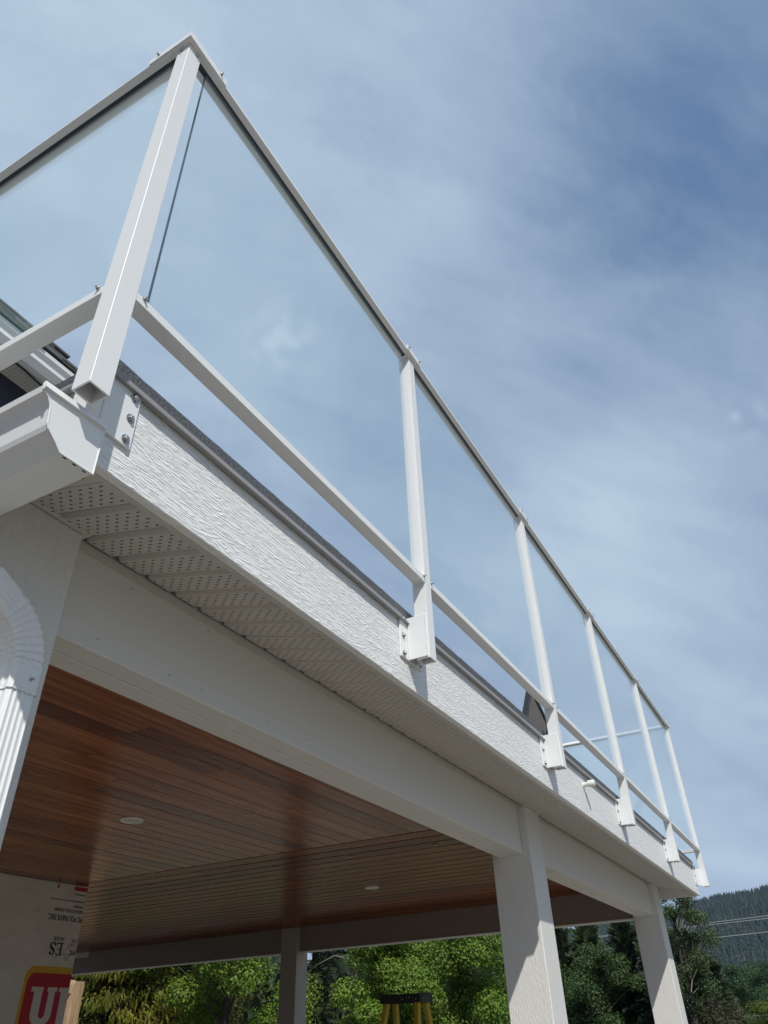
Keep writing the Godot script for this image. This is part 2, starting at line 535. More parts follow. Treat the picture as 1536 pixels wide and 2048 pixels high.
func covered_deck() -> void:
	var t := thing("covered_deck", "white covered deck with embossed fascia, perforated soffit and stained board ceiling", "deck")
	var st: SurfaceTool
	# deck floor with its membrane
	st = mb()
	box(st, Vector3(0.022, 2.50, -7.6), Vector3(5.893, 2.605, -0.022))
	part(t, "deck_floor", st, M.membrane)
	# fascia boards
	for r in [[0.0, 3.6585], [3.6615, 5.9156]]:
		st = mb()
		box(st, Vector3(r[0], FB, -0.02), Vector3(r[1], 2.60, 0.0), 0.002)
		part(t, "fascia_board", st, M.embossed_white)
	st = mb(); box(st, Vector3(0.001, FB, -2.2), Vector3(0.02, 2.60, -0.0205)); part(t, "fascia_board", st, M.embossed_white)
	st = mb(); box(st, Vector3(5.8956, FB, -7.6), Vector3(5.9146, 2.60, -0.0205)); part(t, "fascia_board", st, M.embossed_white)
	# drip flashing and the rough membrane turned over the edge
	var fl := PackedVector2Array([Vector2(-0.01, 2.592), Vector2(0.006, 2.592), Vector2(0.007, 2.576), Vector2(0.016, 2.569), Vector2(0.0155, 2.5655), Vector2(0.003, 2.5665), Vector2(0.0015, 2.588), Vector2(-0.01, 2.588)])
	st = mb(); sweep(st, fl, func(p): return Vector3(-p.x, p.y, p.x), func(p): return Vector3(5.9156 + p.x, p.y, p.x)); part(t, "drip_flashing", st, M.flash_metal)
	st = mb(); sweep(st, fl, func(p): return Vector3(-p.x, p.y, -2.2), func(p): return Vector3(-p.x, p.y, p.x)); part(t, "drip_flashing", st, M.flash_metal)
	st = mb(); sweep(st, fl, func(p): return Vector3(5.9156 + p.x, p.y, p.x), func(p): return Vector3(5.9156 + p.x, p.y, -7.6)); part(t, "drip_flashing", st, M.flash_metal)
	st = mb()
	var n := 240
	var prev := []
	for i in n + 1:
		var x := 5.92 * i / n
		var b := 0.0005 * sin(i * 1.7) + rng.randf_range(-0.0006, 0.0006)
		var r := [Vector3(x, 2.5925, 0.0055), Vector3(x, 2.606 + b, 0.0075 + b), Vector3(x, 2.620 + b, 0.001), Vector3(x, 2.617, -0.05), Vector3(x, 2.6055, -0.06)]
		if i > 0:
			for k in 4: quad(st, prev[k], r[k], r[k + 1], prev[k + 1])
		prev = r
	part(t, "membrane_edge", st, M.membrane)
	st = mb(); box(st, Vector3(-0.004, 2.5925, -2.2), Vector3(0.04, 2.618, -0.002)); part(t, "membrane_edge", st, M.membrane)
	# soffit: one panel per groove, rising towards the beam
	var soffit := put(t, "soffit", null)
	st = mb()
	box(st, Vector3(0.02, FB, -0.024), Vector3(5.8955, FB + 0.012, -0.0203))
	var dn := Vector3(0, 2.4509 - FB, -0.292 + 0.004).normalized()
	var up := Vector3(0, -dn.z, dn.y)
	var o0 := Vector3(0, FB + 0.001, -0.0205)
	var L := 0.2690
	# front channel
	hexa(st, [o0 + Vector3(0.02, 0, 0), o0 + Vector3(5.8955, 0, 0), o0 + Vector3(5.8955, 0, 0) + dn * 0.016, o0 + Vector3(0.02, 0, 0) + dn * 0.016,
		o0 + Vector3(0.02, 0, 0) + up * 0.01, o0 + Vector3(5.8955, 0, 0) + up * 0.01, o0 + Vector3(5.8955, 0, 0) + dn * 0.016 + up * 0.01, o0 + Vector3(0.02, 0, 0) + dn * 0.016 + up * 0.01])
	part(soffit, "channel", st, M.vinyl)
	var pw := 0.0885
	var holes := []
	var x0 := 0.064
	var k0 := 0
	var pm: Mesh
	# narrow plain pieces at both ends
	for r in [[0.0205, 0.0635], [5.7515, 5.895]]:
		st = mb()
		var a: Vector3 = o0 + Vector3(r[0], 0, 0) + dn * 0.012 + up * 0.0015
		var b: Vector3 = o0 + Vector3(r[1], 0, 0) + dn * 0.012 + up * 0.0015
		hexa(st, [a, b, b + dn * (L - 0.012), a + dn * (L - 0.012), a + up * 0.003, b + up * 0.003, b + dn * (L - 0.012) + up * 0.003, a + dn * (L - 0.012) + up * 0.003])
		part(soffit, "soffit_panel", st, M.vinyl)
	for cx in 2:
		for r in 9:
			var s := 0.030 + 0.0285 * r + (0.01425 if cx % 2 else 0.0)
			if s < L - 0.006: holes.append(Transform3D(Basis(Vector3.RIGHT, up, -dn), o0 + Vector3(0.034 + 0.0128 * cx, 0, 0) + dn * s + up * 0.0011))
	while x0 < 5.66:
		if pm == null:
			st = mb()
			var pr := PackedVector2Array([Vector2(-0.0335, 0.0), Vector2(0.0325, 0.0), Vector2(0.0405, 0.0095), Vector2(0.0475, 0.0095), Vector2(0.0475, 0.0115), Vector2(0.0395, 0.0115), Vector2(0.0315, 0.002), Vector2(-0.0325, 0.002), Vector2(-0.0395, 0.0090), Vector2(-0.0410, 0.0090)])
			sweep(st, pr, func(p): return Vector3(p.x, 0, 0) + up * (p.y + 0.0015) + dn * 0.012, func(p): return Vector3(p.x, 0, 0) + up * (p.y + 0.0015) + dn * L)
			pm = done(st, M.vinyl)
		put(soffit, "soffit_panel", pm, Vector3(x0 + 0.0365, o0.y, o0.z))
		for cx in 5:
			var hx := x0 + 0.0365 + (cx - 2) * 0.0122
			for r in 9:
				var s := 0.030 + 0.0285 * r + (0.01425 if cx % 2 else 0.0)
				if s > L - 0.006: continue
				holes.append(Transform3D(Basis(Vector3.RIGHT, up, -dn), o0 + Vector3(hx, 0, 0) + dn * s + up * 0.0011))
		x0 += pw
		k0 += 1
	st = mb()
	var ov := []
	for a in 10: ov.append(Vector3(cos(TAU * a / 10) * 0.00145, 0, sin(TAU * a / 10) * 0.0052))
	for a in range(1, 9): tri(st, ov[0], ov[a], ov[a + 1])
	tag(scatter(soffit, "vent_hole", done(st, M.hole_dark), holes, [], M.hole_dark), "", "", "", "stuff")
	# closing panel along the far end
	st = mb()
	box(st, Vector3(5.692, 2.4515, -7.6), Vector3(5.895, 2.459, -0.3005))
	part(t, "end_soffit", st, M.vinyl)
	# columns and the beams between them
	for r in [[0.03, 0.2117], [2.8032, 2.987], [5.5074, 5.691]]:
		st = mb()
		box(st, Vector3(r[0], 0.1, -0.4379), Vector3(r[1], 2.436, -0.2544), 0.003)
		part(t, "column", st, M.embossed_white_upright)
		st = mb()
		box(st, Vector3(r[0] - 0.012, 2.4365, -0.30), Vector3(r[1] + 0.012, 2.4485, -0.2444), 0.001)
		part(t, "column_trim", st, M.vinyl)
	for r in [[0.2122, 2.8027], [2.9875, 5.5069]]:
		st = mb()
		box(st, Vector3(r[0], 2.235, -0.4033), Vector3(r[1], 2.55, -0.2921), 0.002)
		var bm := part(t, "beam", st, M.beam_white)
		st = mb()
		box(st, Vector3(r[0], 2.231, -0.4033), Vector3(r[1], 2.2349, -0.349), 0.001)
		part(bm, "beam_lip", st, M.beam_white)
		st = mb()
		box(st, Vector3(r[0] + (0.0 if r[0] > 1 else 0.0), 2.432, -0.2916), Vector3(r[1], 2.4475, -0.2865))
		box(st, Vector3(r[0], 2.4265, -0.2917), Vector3(r[1], 2.4318, -0.2893))
		part(t, "soffit_trim", st, M.vinyl)
	st = mb()
	for i in 26:
		var nx := rng.randf_range(0.3, 5.4)
		if nx > 2.78 and nx < 3.0: continue
		disc(st, Vector3(nx, 2.25 + (0.012 if i % 3 else 0.16) + rng.randf_range(-0.006, 0.006), -0.2922), Vector3(0, 0, 1), 0.0022, 0.0006, 8)
	tag(part(t, "nail_head", st, M.flash_metal), "", "", "", "stuff")
	# end beam in two lengths, a little out of square, with the rear post between
	for r in [[Vector2(5.545, -0.4384), Vector2(5.735, -3.489)], [Vector2(5.745, -3.667), Vector2(5.965, -7.6)]]:
		st = mb()
		var a: Vector2 = r[0]
		var b: Vector2 = r[1]
		hexa(st, [Vector3(a.x, 2.235, a.y), Vector3(a.x + 0.1, 2.235, a.y), Vector3(b.x + 0.1, 2.235, b.y), Vector3(b.x, 2.235, b.y),
			Vector3(a.x, 2.52, a.y), Vector3(a.x + 0.1, 2.52, a.y), Vector3(b.x + 0.1, 2.52, b.y), Vector3(b.x, 2.52, b.y)])
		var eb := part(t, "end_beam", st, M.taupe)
		st = mb()
		hexa(st, [Vector3(a.x - 0.006, 2.228, a.y), Vector3(a.x + 0.106, 2.228, a.y), Vector3(b.x + 0.106, 2.228, b.y), Vector3(b.x - 0.006, 2.228, b.y),
			Vector3(a.x - 0.006, 2.2348, a.y), Vector3(a.x + 0.106, 2.2348, a.y), Vector3(b.x + 0.106, 2.2348, b.y), Vector3(b.x - 0.006, 2.2348, b.y)])
		part(eb, "beam_lip", st, M.beam_white)
	st = mb()
	box(st, Vector3(5.69, 0.1, -3.666), Vector3(5.866, 2.424, -3.49), 0.003)
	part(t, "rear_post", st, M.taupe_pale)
	st = mb()
	box(st, Vector3(0.04, 2.235, -2.22), Vector3(0.15, 2.50, -0.4384))
	part(t, "side_beam", st, M.beam_white)
	# ceiling boards: lengthwise in front of the house, across beyond the seam
	var ceiling := put(t, "ceiling", null)
	st = mb()
	box(st, Vector3(0.15, CEIL + 0.0125, -3.3), Vector3(2.94, CEIL + 0.03, -0.4036))
	box(st, Vector3(2.9405, CEIL + 0.0125, -7.6), Vector3(5.98, CEIL + 0.03, -0.4036))
	part(ceiling, "ceiling_backing", st, M.dark_gap)
	var z := -0.4040
	while z > -3.29:
		var w := 0.1
		var cut := rng.randf_range(0.35, 1.5)
		var cut2 := cut + rng.randf_range(0.7, 1.3)
		for seg in [[0.151, cut - 0.0006], [cut + 0.0006, minf(cut2, 2.94) - 0.0006], [cut2 + 0.0006, 2.9345]]:
			if seg[1] - seg[0] < 0.02: continue
			st = mb()
			board(st, Vector3(seg[0], CEIL, maxf(z - w + 0.0006, -3.299)), Vector3(seg[1], CEIL + 0.012, z - 0.0006), false)
			part(ceiling, "ceiling_board", st, M["board_a_%d" % [0, 1, 4, 3, 0, 4, 1, 2][rng.randi_range(0, 7)]])
		z -= w
	var x := 2.9445
	while x < 5.93:
		var w := 0.13
		var zb := -0.4040
		if x > 5.56: zb = -0.45 - (x - 5.53) / 0.0622
		var cuts := [zb, rng.randf_range(-3.2, -1.2), rng.randf_range(-6.0, -4.2), -7.6]
		for i in 3:
			if cuts[i] - cuts[i + 1] < 0.1: continue
			st = mb()
			board(st, Vector3(x + 0.0007, CEIL, cuts[i + 1] + 0.0006), Vector3(x + w - 0.0007, CEIL + 0.012, cuts[i] - 0.0006), true)
			part(ceiling, "ceiling_board", st, M["board_b_%d" % ([0, 1, 4, 3, 0, 4, 1, 2][rng.randi_range(0, 7)] if x > 2.95 else 1)])
		x += w
	st = mb()
	box(st, Vector3(0.0, 0.0, -3.3), Vector3(5.95, 0.1, -0.1), 0.01)
	tag(part(self, "patio_slab", st, M.concrete), "", "", "", "structure")

# a board seen from below with its lower long edges bevelled
func board(st: SurfaceTool, lo: Vector3, hi: Vector3, along_z: bool) -> void:
	var c := 0.008 if along_z else 0.0045
	var e := rng.randf_range(0.0, 0.0008)
	if along_z:
		var pr := PackedVector2Array([Vector2(lo.x, hi.y), Vector2(lo.x, lo.y + c), Vector2(lo.x + c, lo.y + e), Vector2(hi.x - c, lo.y + e), Vector2(hi.x, lo.y + c), Vector2(hi.x, hi.y)])
		sweep(st, pr, func(p): return Vector3(p.x, p.y, lo.z), func(p): return Vector3(p.x, p.y, hi.z))
	else:
		var pr := PackedVector2Array([Vector2(lo.z, hi.y), Vector2(lo.z, lo.y + c), Vector2(lo.z + c, lo.y + e), Vector2(hi.z - c, lo.y + e), Vector2(hi.z, lo.y + c), Vector2(hi.z, hi.y)])
		sweep(st, pr, func(p): return Vector3(lo.x, p.y, p.x), func(p): return Vector3(hi.x, p.y, p.x))

# ---------------------------------------------------------------- the house behind
func house() -> void:
	var t := thing("house", "house behind the deck with dark upper wall and shingled eave, lower wall in printed wrap", "house")
	var st := mb()
	box(st, Vector3(-0.02, 0, -8.4), Vector3(3.05, CEIL - 0.001, -3.3))
	var lower := part(t, "lower_wall", st, M.wrap)
	st = mb()
	box(st, Vector3(-5.0, 0, -8.4), Vector3(-0.021, 2.6, -2.24))
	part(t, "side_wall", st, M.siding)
	st = mb()
	box(st, Vector3(-5.0, 2.624, -8.4), Vector3(3.0, 4.6, -2.235))
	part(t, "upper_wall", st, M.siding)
	# eave: soffit, gutter, shingle edge
	st = mb()
	box(st, Vector3(-5.2, 4.582, -2.2345), Vector3(3.2, 4.596, -2.11))
	part(t, "eave_soffit", st, M.vinyl)
	st = mb()
	for i in 60:
		var x := 0.2 + 0.02 * i
		box(st, Vector3(x, 4.5812, -2.225), Vector3(x + 0.0012, 4.5819, -2.115))
	part(t, "soffit_mesh", st, M.steel_dark)
	var g := PackedVector2Array([Vector2(-2.11, 4.68), Vector2(-2.11, 4.58), Vector2(-2.055, 4.58), Vector2(-2.035, 4.60), Vector2(-2.022, 4.612), Vector2(-2.02, 4.64), Vector2(-2.003, 4.662), Vector2(-2.0, 4.686), Vector2(-2.004, 4.686), Vector2(-2.0085, 4.664), Vector2(-2.0245, 4.643), Vector2(-2.026, 4.614), Vector2(-2.039, 4.603), Vector2(-2.057, 4.584), Vector2(-2.106, 4.584), Vector2(-2.106, 4.68)])
	st = mb(); sweep(st, g, func(p): return Vector3(-5.2, p.y, p.x), func(p): return Vector3(3.2, p.y, p.x)); part(t, "eave_gutter", st, M.white_coat)
	st = mb()
	var s := tan(deg_to_rad(28.0))
	hexa(st, [Vector3(-5.2, 4.70, -2.0), Vector3(3.2, 4.70, -2.0), Vector3(3.2, 4.70 + 3.2 * s, -5.2), Vector3(-5.2, 4.70 + 3.2 * s, -5.2),
		Vector3(-5.2, 4.74, -2.0), Vector3(3.2, 4.74, -2.0), Vector3(3.2, 4.74 + 3.2 * s, -5.2), Vector3(-5.2, 4.74 + 3.2 * s, -5.2)])
	hexa(st, [Vector3(-5.2, 4.70, -8.4), Vector3(-5.2, 4.70 + 3.19 * s, -5.201), Vector3(3.2, 4.70 + 3.19 * s, -5.201), Vector3(3.2, 4.70, -8.4),
		Vector3(-5.2, 4.74, -8.4), Vector3(-5.2, 4.74 + 3.19 * s, -5.201), Vector3(3.2, 4.74 + 3.19 * s, -5.201), Vector3(3.2, 4.74, -8.4)])
	var roof := part(t, "roof", st, M.shingle_a)
	for v in 2:
		st = mb()
		for r in 7:
			var x := -5.2 + rng.randf() * 0.2
			while x < 3.2:
				var w := rng.randf_range(0.08, 0.32)
				if (rng.randi() % 2) == v:
					var y := 4.692 + r * 0.0135
					var zz := -1.99 - r * 0.002 + rng.randf_range(-0.004, 0.006)
					box(st, Vector3(x, y, zz - 0.07), Vector3(minf(x + w, 3.2) - 0.002, y + 0.0115 + rng.randf() * 0.002, zz))
				x += w
		tag(part(roof, "shingle_edge", st, M["shingle_a"] if v == 0 else M["shingle_b"]), "", "", "", "stuff")
	# print on the wrap, upside down as the sheet was hung
	var f := SystemFont.new()
	f.font_names = PackedStringArray(["Droid Sans"])
	f.font_weight = 700
	var fs := SystemFont.new()
	fs.font_names = PackedStringArray(["Droid Serif"])
	fs.font_italic = true
	fs.font_weight = 700
	for w in [["PE POLYMER INC.", f, 0.030, 2.919, 2.240, 0.262], ["NOVA SCOTIA, CANADA", f, 0.018, 2.934, 2.281, 0.215], ["ESR-2228", f, 0.017, 2.907, 2.130, 0.075], ["ES", fs, 0.066, 2.897, 2.078, 0.098], ["C-R", f, 0.016, 3.018, 2.105, 0.036], ["13-R", f, 0.016, 3.024, 2.125, 0.042], ["HC", f, 0.024, 3.024, 2.062, 0.042]]:
		var tm := TextMesh.new()
		tm.text = w[0]
		tm.font = w[1]
		tm.font_size = 64
		tm.pixel_size = 0.001
		tm.depth = 0.02
		tm.curve_step = 2.0
		tm.material = M.print_dark
		var ab := tm.get_aabb()
		var o := put(lower, "printed_text", tm)
		var sc: Vector3 = Vector3(w[5] / maxf(ab.size.x, 0.001), w[2] / 0.046, 0.05)
		o.transform = Transform3D(Basis(Vector3(0, 0, 1), PI) * Basis.from_scale(sc), Vector3(w[3], w[4], -3.2994))
	# small print too small to read
	st = mb()
	for i in 26: box(st, Vector3(2.78 + i * 0.0102, 2.3305 + i * 0.0001, -3.3), Vector3(2.787 + i * 0.0102, 2.337 + i * 0.0001, -3.2992))
	for i in 9: box(st, Vector3(2.965 + i * 0.009, 2.302, -3.3), Vector3(2.971 + i * 0.009, 2.312, -3.2992))
	for i in 7: box(st, Vector3(2.96 + i * 0.0125, 2.37, -3.3), Vector3(2.968 + i * 0.0125, 2.378, -3.2992))
	part(lower, "small_print", st, M.print_dark)
	st = mb(); box(st, Vector3(2.945, 2.395, -3.3), Vector3(3.05, 2.418, -3.2985)); part(lower, "red_tape", st, M.print_red)
	st = mb(); box(st, Vector3(2.815, 2.395, -3.3), Vector3(2.828, 2.418, -3.2985)); part(lower, "red_tape", st, M.print_red)
	# ring and maple leaf outline
	st = mb()
	var ring := []
	for i in 25: ring.append(Vector3(2.897 + 0.036 * cos(TAU * i / 24), 2.078 + 0.046 * sin(TAU * i / 24), -3.2994))
	tube(st, ring, [0.0009], 4, false)
	var lf := [Vector2(0, 1), Vector2(0.18, 0.62), Vector2(0.38, 0.72), Vector2(0.3, 0.2), Vector2(0.55, 0.45), Vector2(0.62, 0.3), Vector2(0.95, 0.35), Vector2(0.8, 0.1), Vector2(0.9, 0), Vector2(0.45, -0.35), Vector2(0.5, -0.52), Vector2(0.06, -0.45), Vector2(0.06, -0.9)]
	var lp := []
	for p in lf: lp.append(Vector3(2.986 - p.x * 0.034, 2.064 - p.y * 0.046, -3.2994))
	for i in lf.size(): lp.append(Vector3(2.986 + lf[lf.size() - 1 - i].x * 0.034, 2.064 - lf[lf.size() - 1 - i].y * 0.046, -3.2994))
	tube(st, lp, [0.0012], 4, false)
	part(lower, "print_outline", st, M.print_dark)
	# logo panel: yellow border, red field, pale letters standing on their heads
	var logo := mb()
	rounded(logo, 2.722, 3.0505, 1.40, 1.986, 0.06, -3.2992)
	part(lower, "logo_border", logo, M.print_yellow)
	logo = mb()
	rounded(logo, 2.742, 3.0507, 1.42, 1.952, 0.05, -3.2984)
	part(lower, "logo_field", logo, M.print_red)
	st = mb()
	letter_u(st, 2.784, 1.88)
	for r in [[2.979, 3.0495, 1.862, 1.884], [2.995, 3.0495, 1.70, 1.8615]]:
		box(st, Vector3(r[0], r[2], -3.299), Vector3(r[1], r[3], -3.2976))
	part(lower, "logo_letter", st, M.print_pale)

func rounded(st: SurfaceTool, x0: float, x1: float, y0: float, y1: float, r: float, z: float) -> void:
	var p := PackedVector2Array()
	p.append(Vector2(x1, y0)); p.append(Vector2(x1, y1))
	for i in 9:
		var a := PI / 2 + PI / 2 * i / 8
		p.append(Vector2(x0 + r + cos(a) * r, y1 - r + sin(a) * r))
	p.append(Vector2(x0, y0))
	sweep(st, p, func(q): return Vector3(q.x, q.y, -3.3), func(q): return Vector3(q.x, q.y, z))

func letter_u(st: SurfaceTool, x: float, y: float) -> void:
	# a slab-serif U with its feet up
	for r in [[0.0, 0.082, 0.0, 0.022], [0.112, 0.180, 0.0, 0.022], [0.022, 0.078, -0.105, -0.0004], [0.122, 0.168, -0.105, -0.0004]]:
		box(st, Vector3(x + r[0], y - 0.018 + r[2], -3.299), Vector3(x + r[1], y - 0.018 + r[3], -3.2976))
	var p := PackedVector2Array()
	for i in 13:
		var a := PI + PI * i / 12
		p.append(Vector2(x + 0.095 + cos(a) * 0.073, y - 0.1235 + sin(a) * 0.06))
	for i in 13:
		var a := TAU - PI * i / 12
		p.append(Vector2(x + 0.1 + cos(a) * 0.022, y - 0.1235 + sin(a) * 0.022))
	sweep(st, p, func(q): return Vector3(q.x, q.y, -3.299), func(q): return Vector3(q.x, q.y, -3.2976))

# ---------------------------------------------------------------- railings
const POSTS := [1.1455, 2.3697, 3.5827, 4.8131]
const PW := 0.0416
const PZ := 0.0721

func hollow_post(st: SurfaceTool, x0: float, x1: float, z0: float, z1: float, y0: float, y1: float) -> void:
	var c := 0.0007
	var wl := 0.0032
	var out := PackedVector2Array([Vector2(x0 + c, z0), Vector2(x1 - c, z0), Vector2(x1, z0 + c), Vector2(x1, z1 - c), Vector2(x1 - c, z1), Vector2(x0 + c, z1), Vector2(x0, z1 - c), Vector2(x0, z0 + c)])
	var inn := PackedVector2Array()
	var m := Vector2((x0 + x1) / 2, (z0 + z1) / 2)
	for p in out: inn.append(p - (p - m).sign() * wl)
	for i in 8:
		var j := (i + 1) % 8
		var A := Vector3(out[i].x, y0, out[i].y)
		var B := Vector3(out[j].x, y0, out[j].y)
		var up := Vector3(0, y1 - y0, 0)
		quad(st, B, A, A + up, B + up)
		var a := Vector3(inn[i].x, y0, inn[i].y)
		var b := Vector3(inn[j].x, y0, inn[j].y)
		quad(st, a, b, b + up, a + up)
		quad(st, A, B, b, a)
	quad(st, Vector3(x0 + c, y1, z1 - c), Vector3(x1 - c, y1, z1 - c), Vector3(x1 - c, y1, z0 + c), Vector3(x0 + c, y1, z0 + c))

func bolt_mesh(r := 0.0075) -> ArrayMesh:
	var st := mb()
	disc(st, Vector3.ZERO, Vector3(0, 0, 1), r * 1.25, 0.0016, 14)
	disc(st, Vector3(0, 0, 0.0015), Vector3(0, 0, 1), r * 0.72, 0.0055, 6, 0.001)
	return done(st, M.steel)

func screw_mesh() -> ArrayMesh:
	var st := mb()
	disc(st, Vector3.ZERO, Vector3(0, 0, 1), 0.0042, 0.0045, 8, 0.001)
	disc(st, Vector3(0, 0, 0.004), Vector3(0, 0, 1), 0.0028, 0.0035, 6)
	return done(st, M.steel)

var rail_profile := PackedVector2Array([Vector2(0.031, 3.684), Vector2(0.034, 3.679), Vector2(0.0495, 3.679), Vector2(0.0495, 3.691), Vector2(0.065, 3.691), Vector2(0.065, 3.679), Vector2(0.0825, 3.679), Vector2(0.0835, 3.680), Vector2(0.0835, 3.685), Vector2(0.080, 3.697), Vector2(0.071, 3.705), Vector2(0.044, 3.705), Vector2(0.034, 3.697), Vector2(0.031, 3.688)])
var gasket_profile := PackedVector2Array([Vector2(0.0497, 3.6796), Vector2(0.0648, 3.6796), Vector2(0.0648, 3.6905), Vector2(0.0497, 3.6905)])
var low_profile := PackedVector2Array([Vector2(0.0375, 2.692), Vector2(0.0715, 2.692), Vector2(0.0721, 2.6926), Vector2(0.0721, 2.712), Vector2(0.0705, 2.714), Vector2(0.0385, 2.714), Vector2(0.0375, 2.713)])

func pane(t: Node, a: Vector3, b: Vector3, along_z := false) -> void:
	var st := mb()
	box(st, a, b)
	var p := part(t, "glass_pane", st, M.glass)
	for k in (2 if along_z else 1):
		st = mb()
		if along_z:
			if k == 0: box(st, Vector3(a.x, a.y, b.z + 0.0003), Vector3(b.x, b.y, b.z + 0.0015))
			else: box(st, Vector3(a.x, a.y, a.z - 0.0015), Vector3(b.x, b.y, a.z - 0.0003))
		else:
			if k == 0: box(st, Vector3(a.x - 0.0015, a.y, a.z), Vector3(a.x - 0.0003, b.y, b.z))
			else: box(st, Vector3(b.x + 0.0003, a.y, a.z), Vector3(b.x + 0.0015, b.y, b.z))
		part(p, "glass_edge", st, M.glass_edge)

func front_railing() -> void:
	var t := thing("front_railing", "white aluminium railing with clear glass panes along the front deck edge", "railing")
	var bolt := bolt_mesh()
	var screw := screw_mesh()
	var st: SurfaceTool
	# middle posts with welded wall brackets
	for x in POSTS:
		st = mb()
		hollow_post(st, x, x + PW, PZ - PW, PZ, 2.4513, 3.6785)
		var p := part(t, "post", st, M.white_coat)
		st = mb()
		box(st, Vector3(x - 0.0475, 2.4535, 0.0005), Vector3(x + 0.086, 2.584, 0.0065), 0.0012)
		box(st, Vector3(x - 0.0045, 2.4545, 0.0068), Vector3(x - 0.0002, 2.586, 0.0635), 0.001)
		box(st, Vector3(x + PW + 0.0002, 2.4545, 0.0068), Vector3(x + PW + 0.0045, 2.586, 0.0635), 0.001)
		part(p, "bracket", st, M.white_coat)
		st = mb()
		for i in 19:
			var y := 2.458 + i * 0.0069
			tube(st, [Vector3(x - 0.0022, y - 0.0026, 0.0662), Vector3(x - 0.0022, y + 0.0016, 0.0648), Vector3(x - 0.0016, y + 0.0032, 0.0634)], [0.0014, 0.0030, 0.0012], 6)
		part(p, "weld_bead", st, M.white_coat)
		for y in [2.575, 2.521, 2.466]:
			put(p, "bolt", bolt, Vector3(x - 0.0300, y, 0.0065))
			put(p, "bolt", bolt, Vector3(x + 0.0700, y, 0.0065))
		for s in [-0.022, 0.062]:
			put(p, "screw", screw, Vector3(x + s, 3.7005, 0.0862))
			put(p, "screw", screw, Vector3(x + s * 0.62 + 0.008, 2.710, 0.0721))
		st = mb()
		box(st, Vector3(x - 0.036, 3.6815, 0.0837), Vector3(x + 0.076, 3.706, 0.0862), 0.0005)
		part(p, "rail_plate", st, M.white_coat)
	# corner posts hang off angle plates
	for side in 2:
		var x := -0.0784 if side == 0 else 5.9989
		st = mb()
		hollow_post(st, x, x + PW, PZ - PW, PZ, 2.4467, 3.6785)
		var p := part(t, "corner_post", st, M.white_coat)
		st = mb()
		var e := 0.0 if side == 0 else 5.9156
		var sg := 1.0 if side == 0 else -1.0
		box(st, Vector3(minf(e, e + sg * 0.0745), 2.444, 0.0005), Vector3(maxf(e, e + sg * 0.0745), 2.568, 0.0065), 0.0012)
		box(st, Vector3(minf(e - sg * 0.0065, e - sg * 0.0005), 2.444, -0.0745), Vector3(maxf(e - sg * 0.0065, e - sg * 0.0005), 2.568, 0.0065), 0.0012)
		var q := Vector3(x + (PW if side == 0 else 0.0), 0, PZ - PW)
		var o := Vector3(e - sg * 0.005, 0, 0.006)
		var nrm := (q - o).cross(Vector3.UP).normalized() * 0.003
		var r := [o - nrm, o + nrm, q + nrm, q - nrm]
		if nrm.dot(Vector3(1, 0, 0)) > 0 and side == 0: pass
		var lo := []
		var hi := []
		for v in r:
			lo.append(v + Vector3(0, 2.448, 0)); hi.append(v + Vector3(0, 2.566, 0))
		hexa(st, lo + hi)
		part(p, "bracket", st, M.white_coat)
		for y in [2.556, 2.507, 2.458]: put(p, "bolt", bolt, Vector3(e + sg * 0.0595, y, 0.0065))
		st = mb()
		var pl := PackedVector2Array([Vector2(0.0837, 3.6815), Vector2(0.0862, 3.6815), Vector2(0.0862, 3.707), Vector2(0.0837, 3.707)])
		var cx := -0.007 if side == 0 else 5.969
		sweep(st, pl, func(v): return Vector3(cx - sg * v.x, v.y, v.x), func(v): return Vector3(cx + sg * 0.055, v.y, v.x))
		sweep(st, pl, func(v): return Vector3(cx - sg * v.x, v.y, v.x - 0.0001), func(v): return Vector3(cx - sg * v.x, v.y, -0.055))
		part(p, "rail_plate", st, M.white_coat)
		if side == 0:
			put(p, "screw", screw, Vector3(0.024, 3.701, 0.0862))
			put(p, "screw", screw, Vector3(-0.020, 2.711, 0.0721))
			var s2 := put(p, "screw", screw, Vector3(-0.0932, 3.701, -0.024))
			s2.rotation.y = -PI / 2
			s2 = put(p, "screw", screw, Vector3(-0.0784, 2.711, 0.018))
			s2.rotation.y = -PI / 2
			for k in 2:
				var s3 := put(p, "screw", screw, Vector3(-0.0784, 3.668, 0.048) if k == 0 else Vector3(-0.05, 3.668, 0.0721))
				if k == 0: s3.rotation.y = -PI / 2
		else:
			put(p, "screw", screw, Vector3(5.97, 3.701, 0.0835))
	st = mb(); sweep(st, rail_profile, func(p): return Vector3(-p.x - 0.007, p.y, p.x), func(p): return Vector3(5.969 + p.x, p.y, p.x)); part(t, "top_rail", st, M.white_coat)
	st = mb(); sweep(st, gasket_profile, func(p): return Vector3(-p.x - 0.007, p.y, p.x), func(p): return Vector3(5.969 + p.x, p.y, p.x)); part(t, "gasket", st, M.gasket)
	var xs := [-0.0784] + POSTS + [5.9989]
	for i in 5:
		var a: float = xs[i] + PW + 0.0004
		var b: float = xs[i + 1] - 0.0004
		st = mb(); sweep(st, low_profile, func(p): return Vector3(a, p.y, p.x), func(p): return Vector3(b, p.y, p.x)); part(t, "bottom_rail", st, M.white_coat)
		st = mb(); box(st, Vector3(b - 0.012, 2.690, 0.036), Vector3(b - 0.0002, 2.6918, 0.0735)); part(t, "rail_clip", st, M.white_coat)
		st = mb(); box(st, Vector3(b - 0.012, 3.6765, 0.033), Vector3(b - 0.0002, 3.6788, 0.076)); part(t, "rail_clip", st, M.white_coat)
		pane(t, Vector3(a + (0.036 if i == 0 else 0.014), 2.7145, 0.0545), Vector3(b - 0.036, 3.6835, 0.0605))

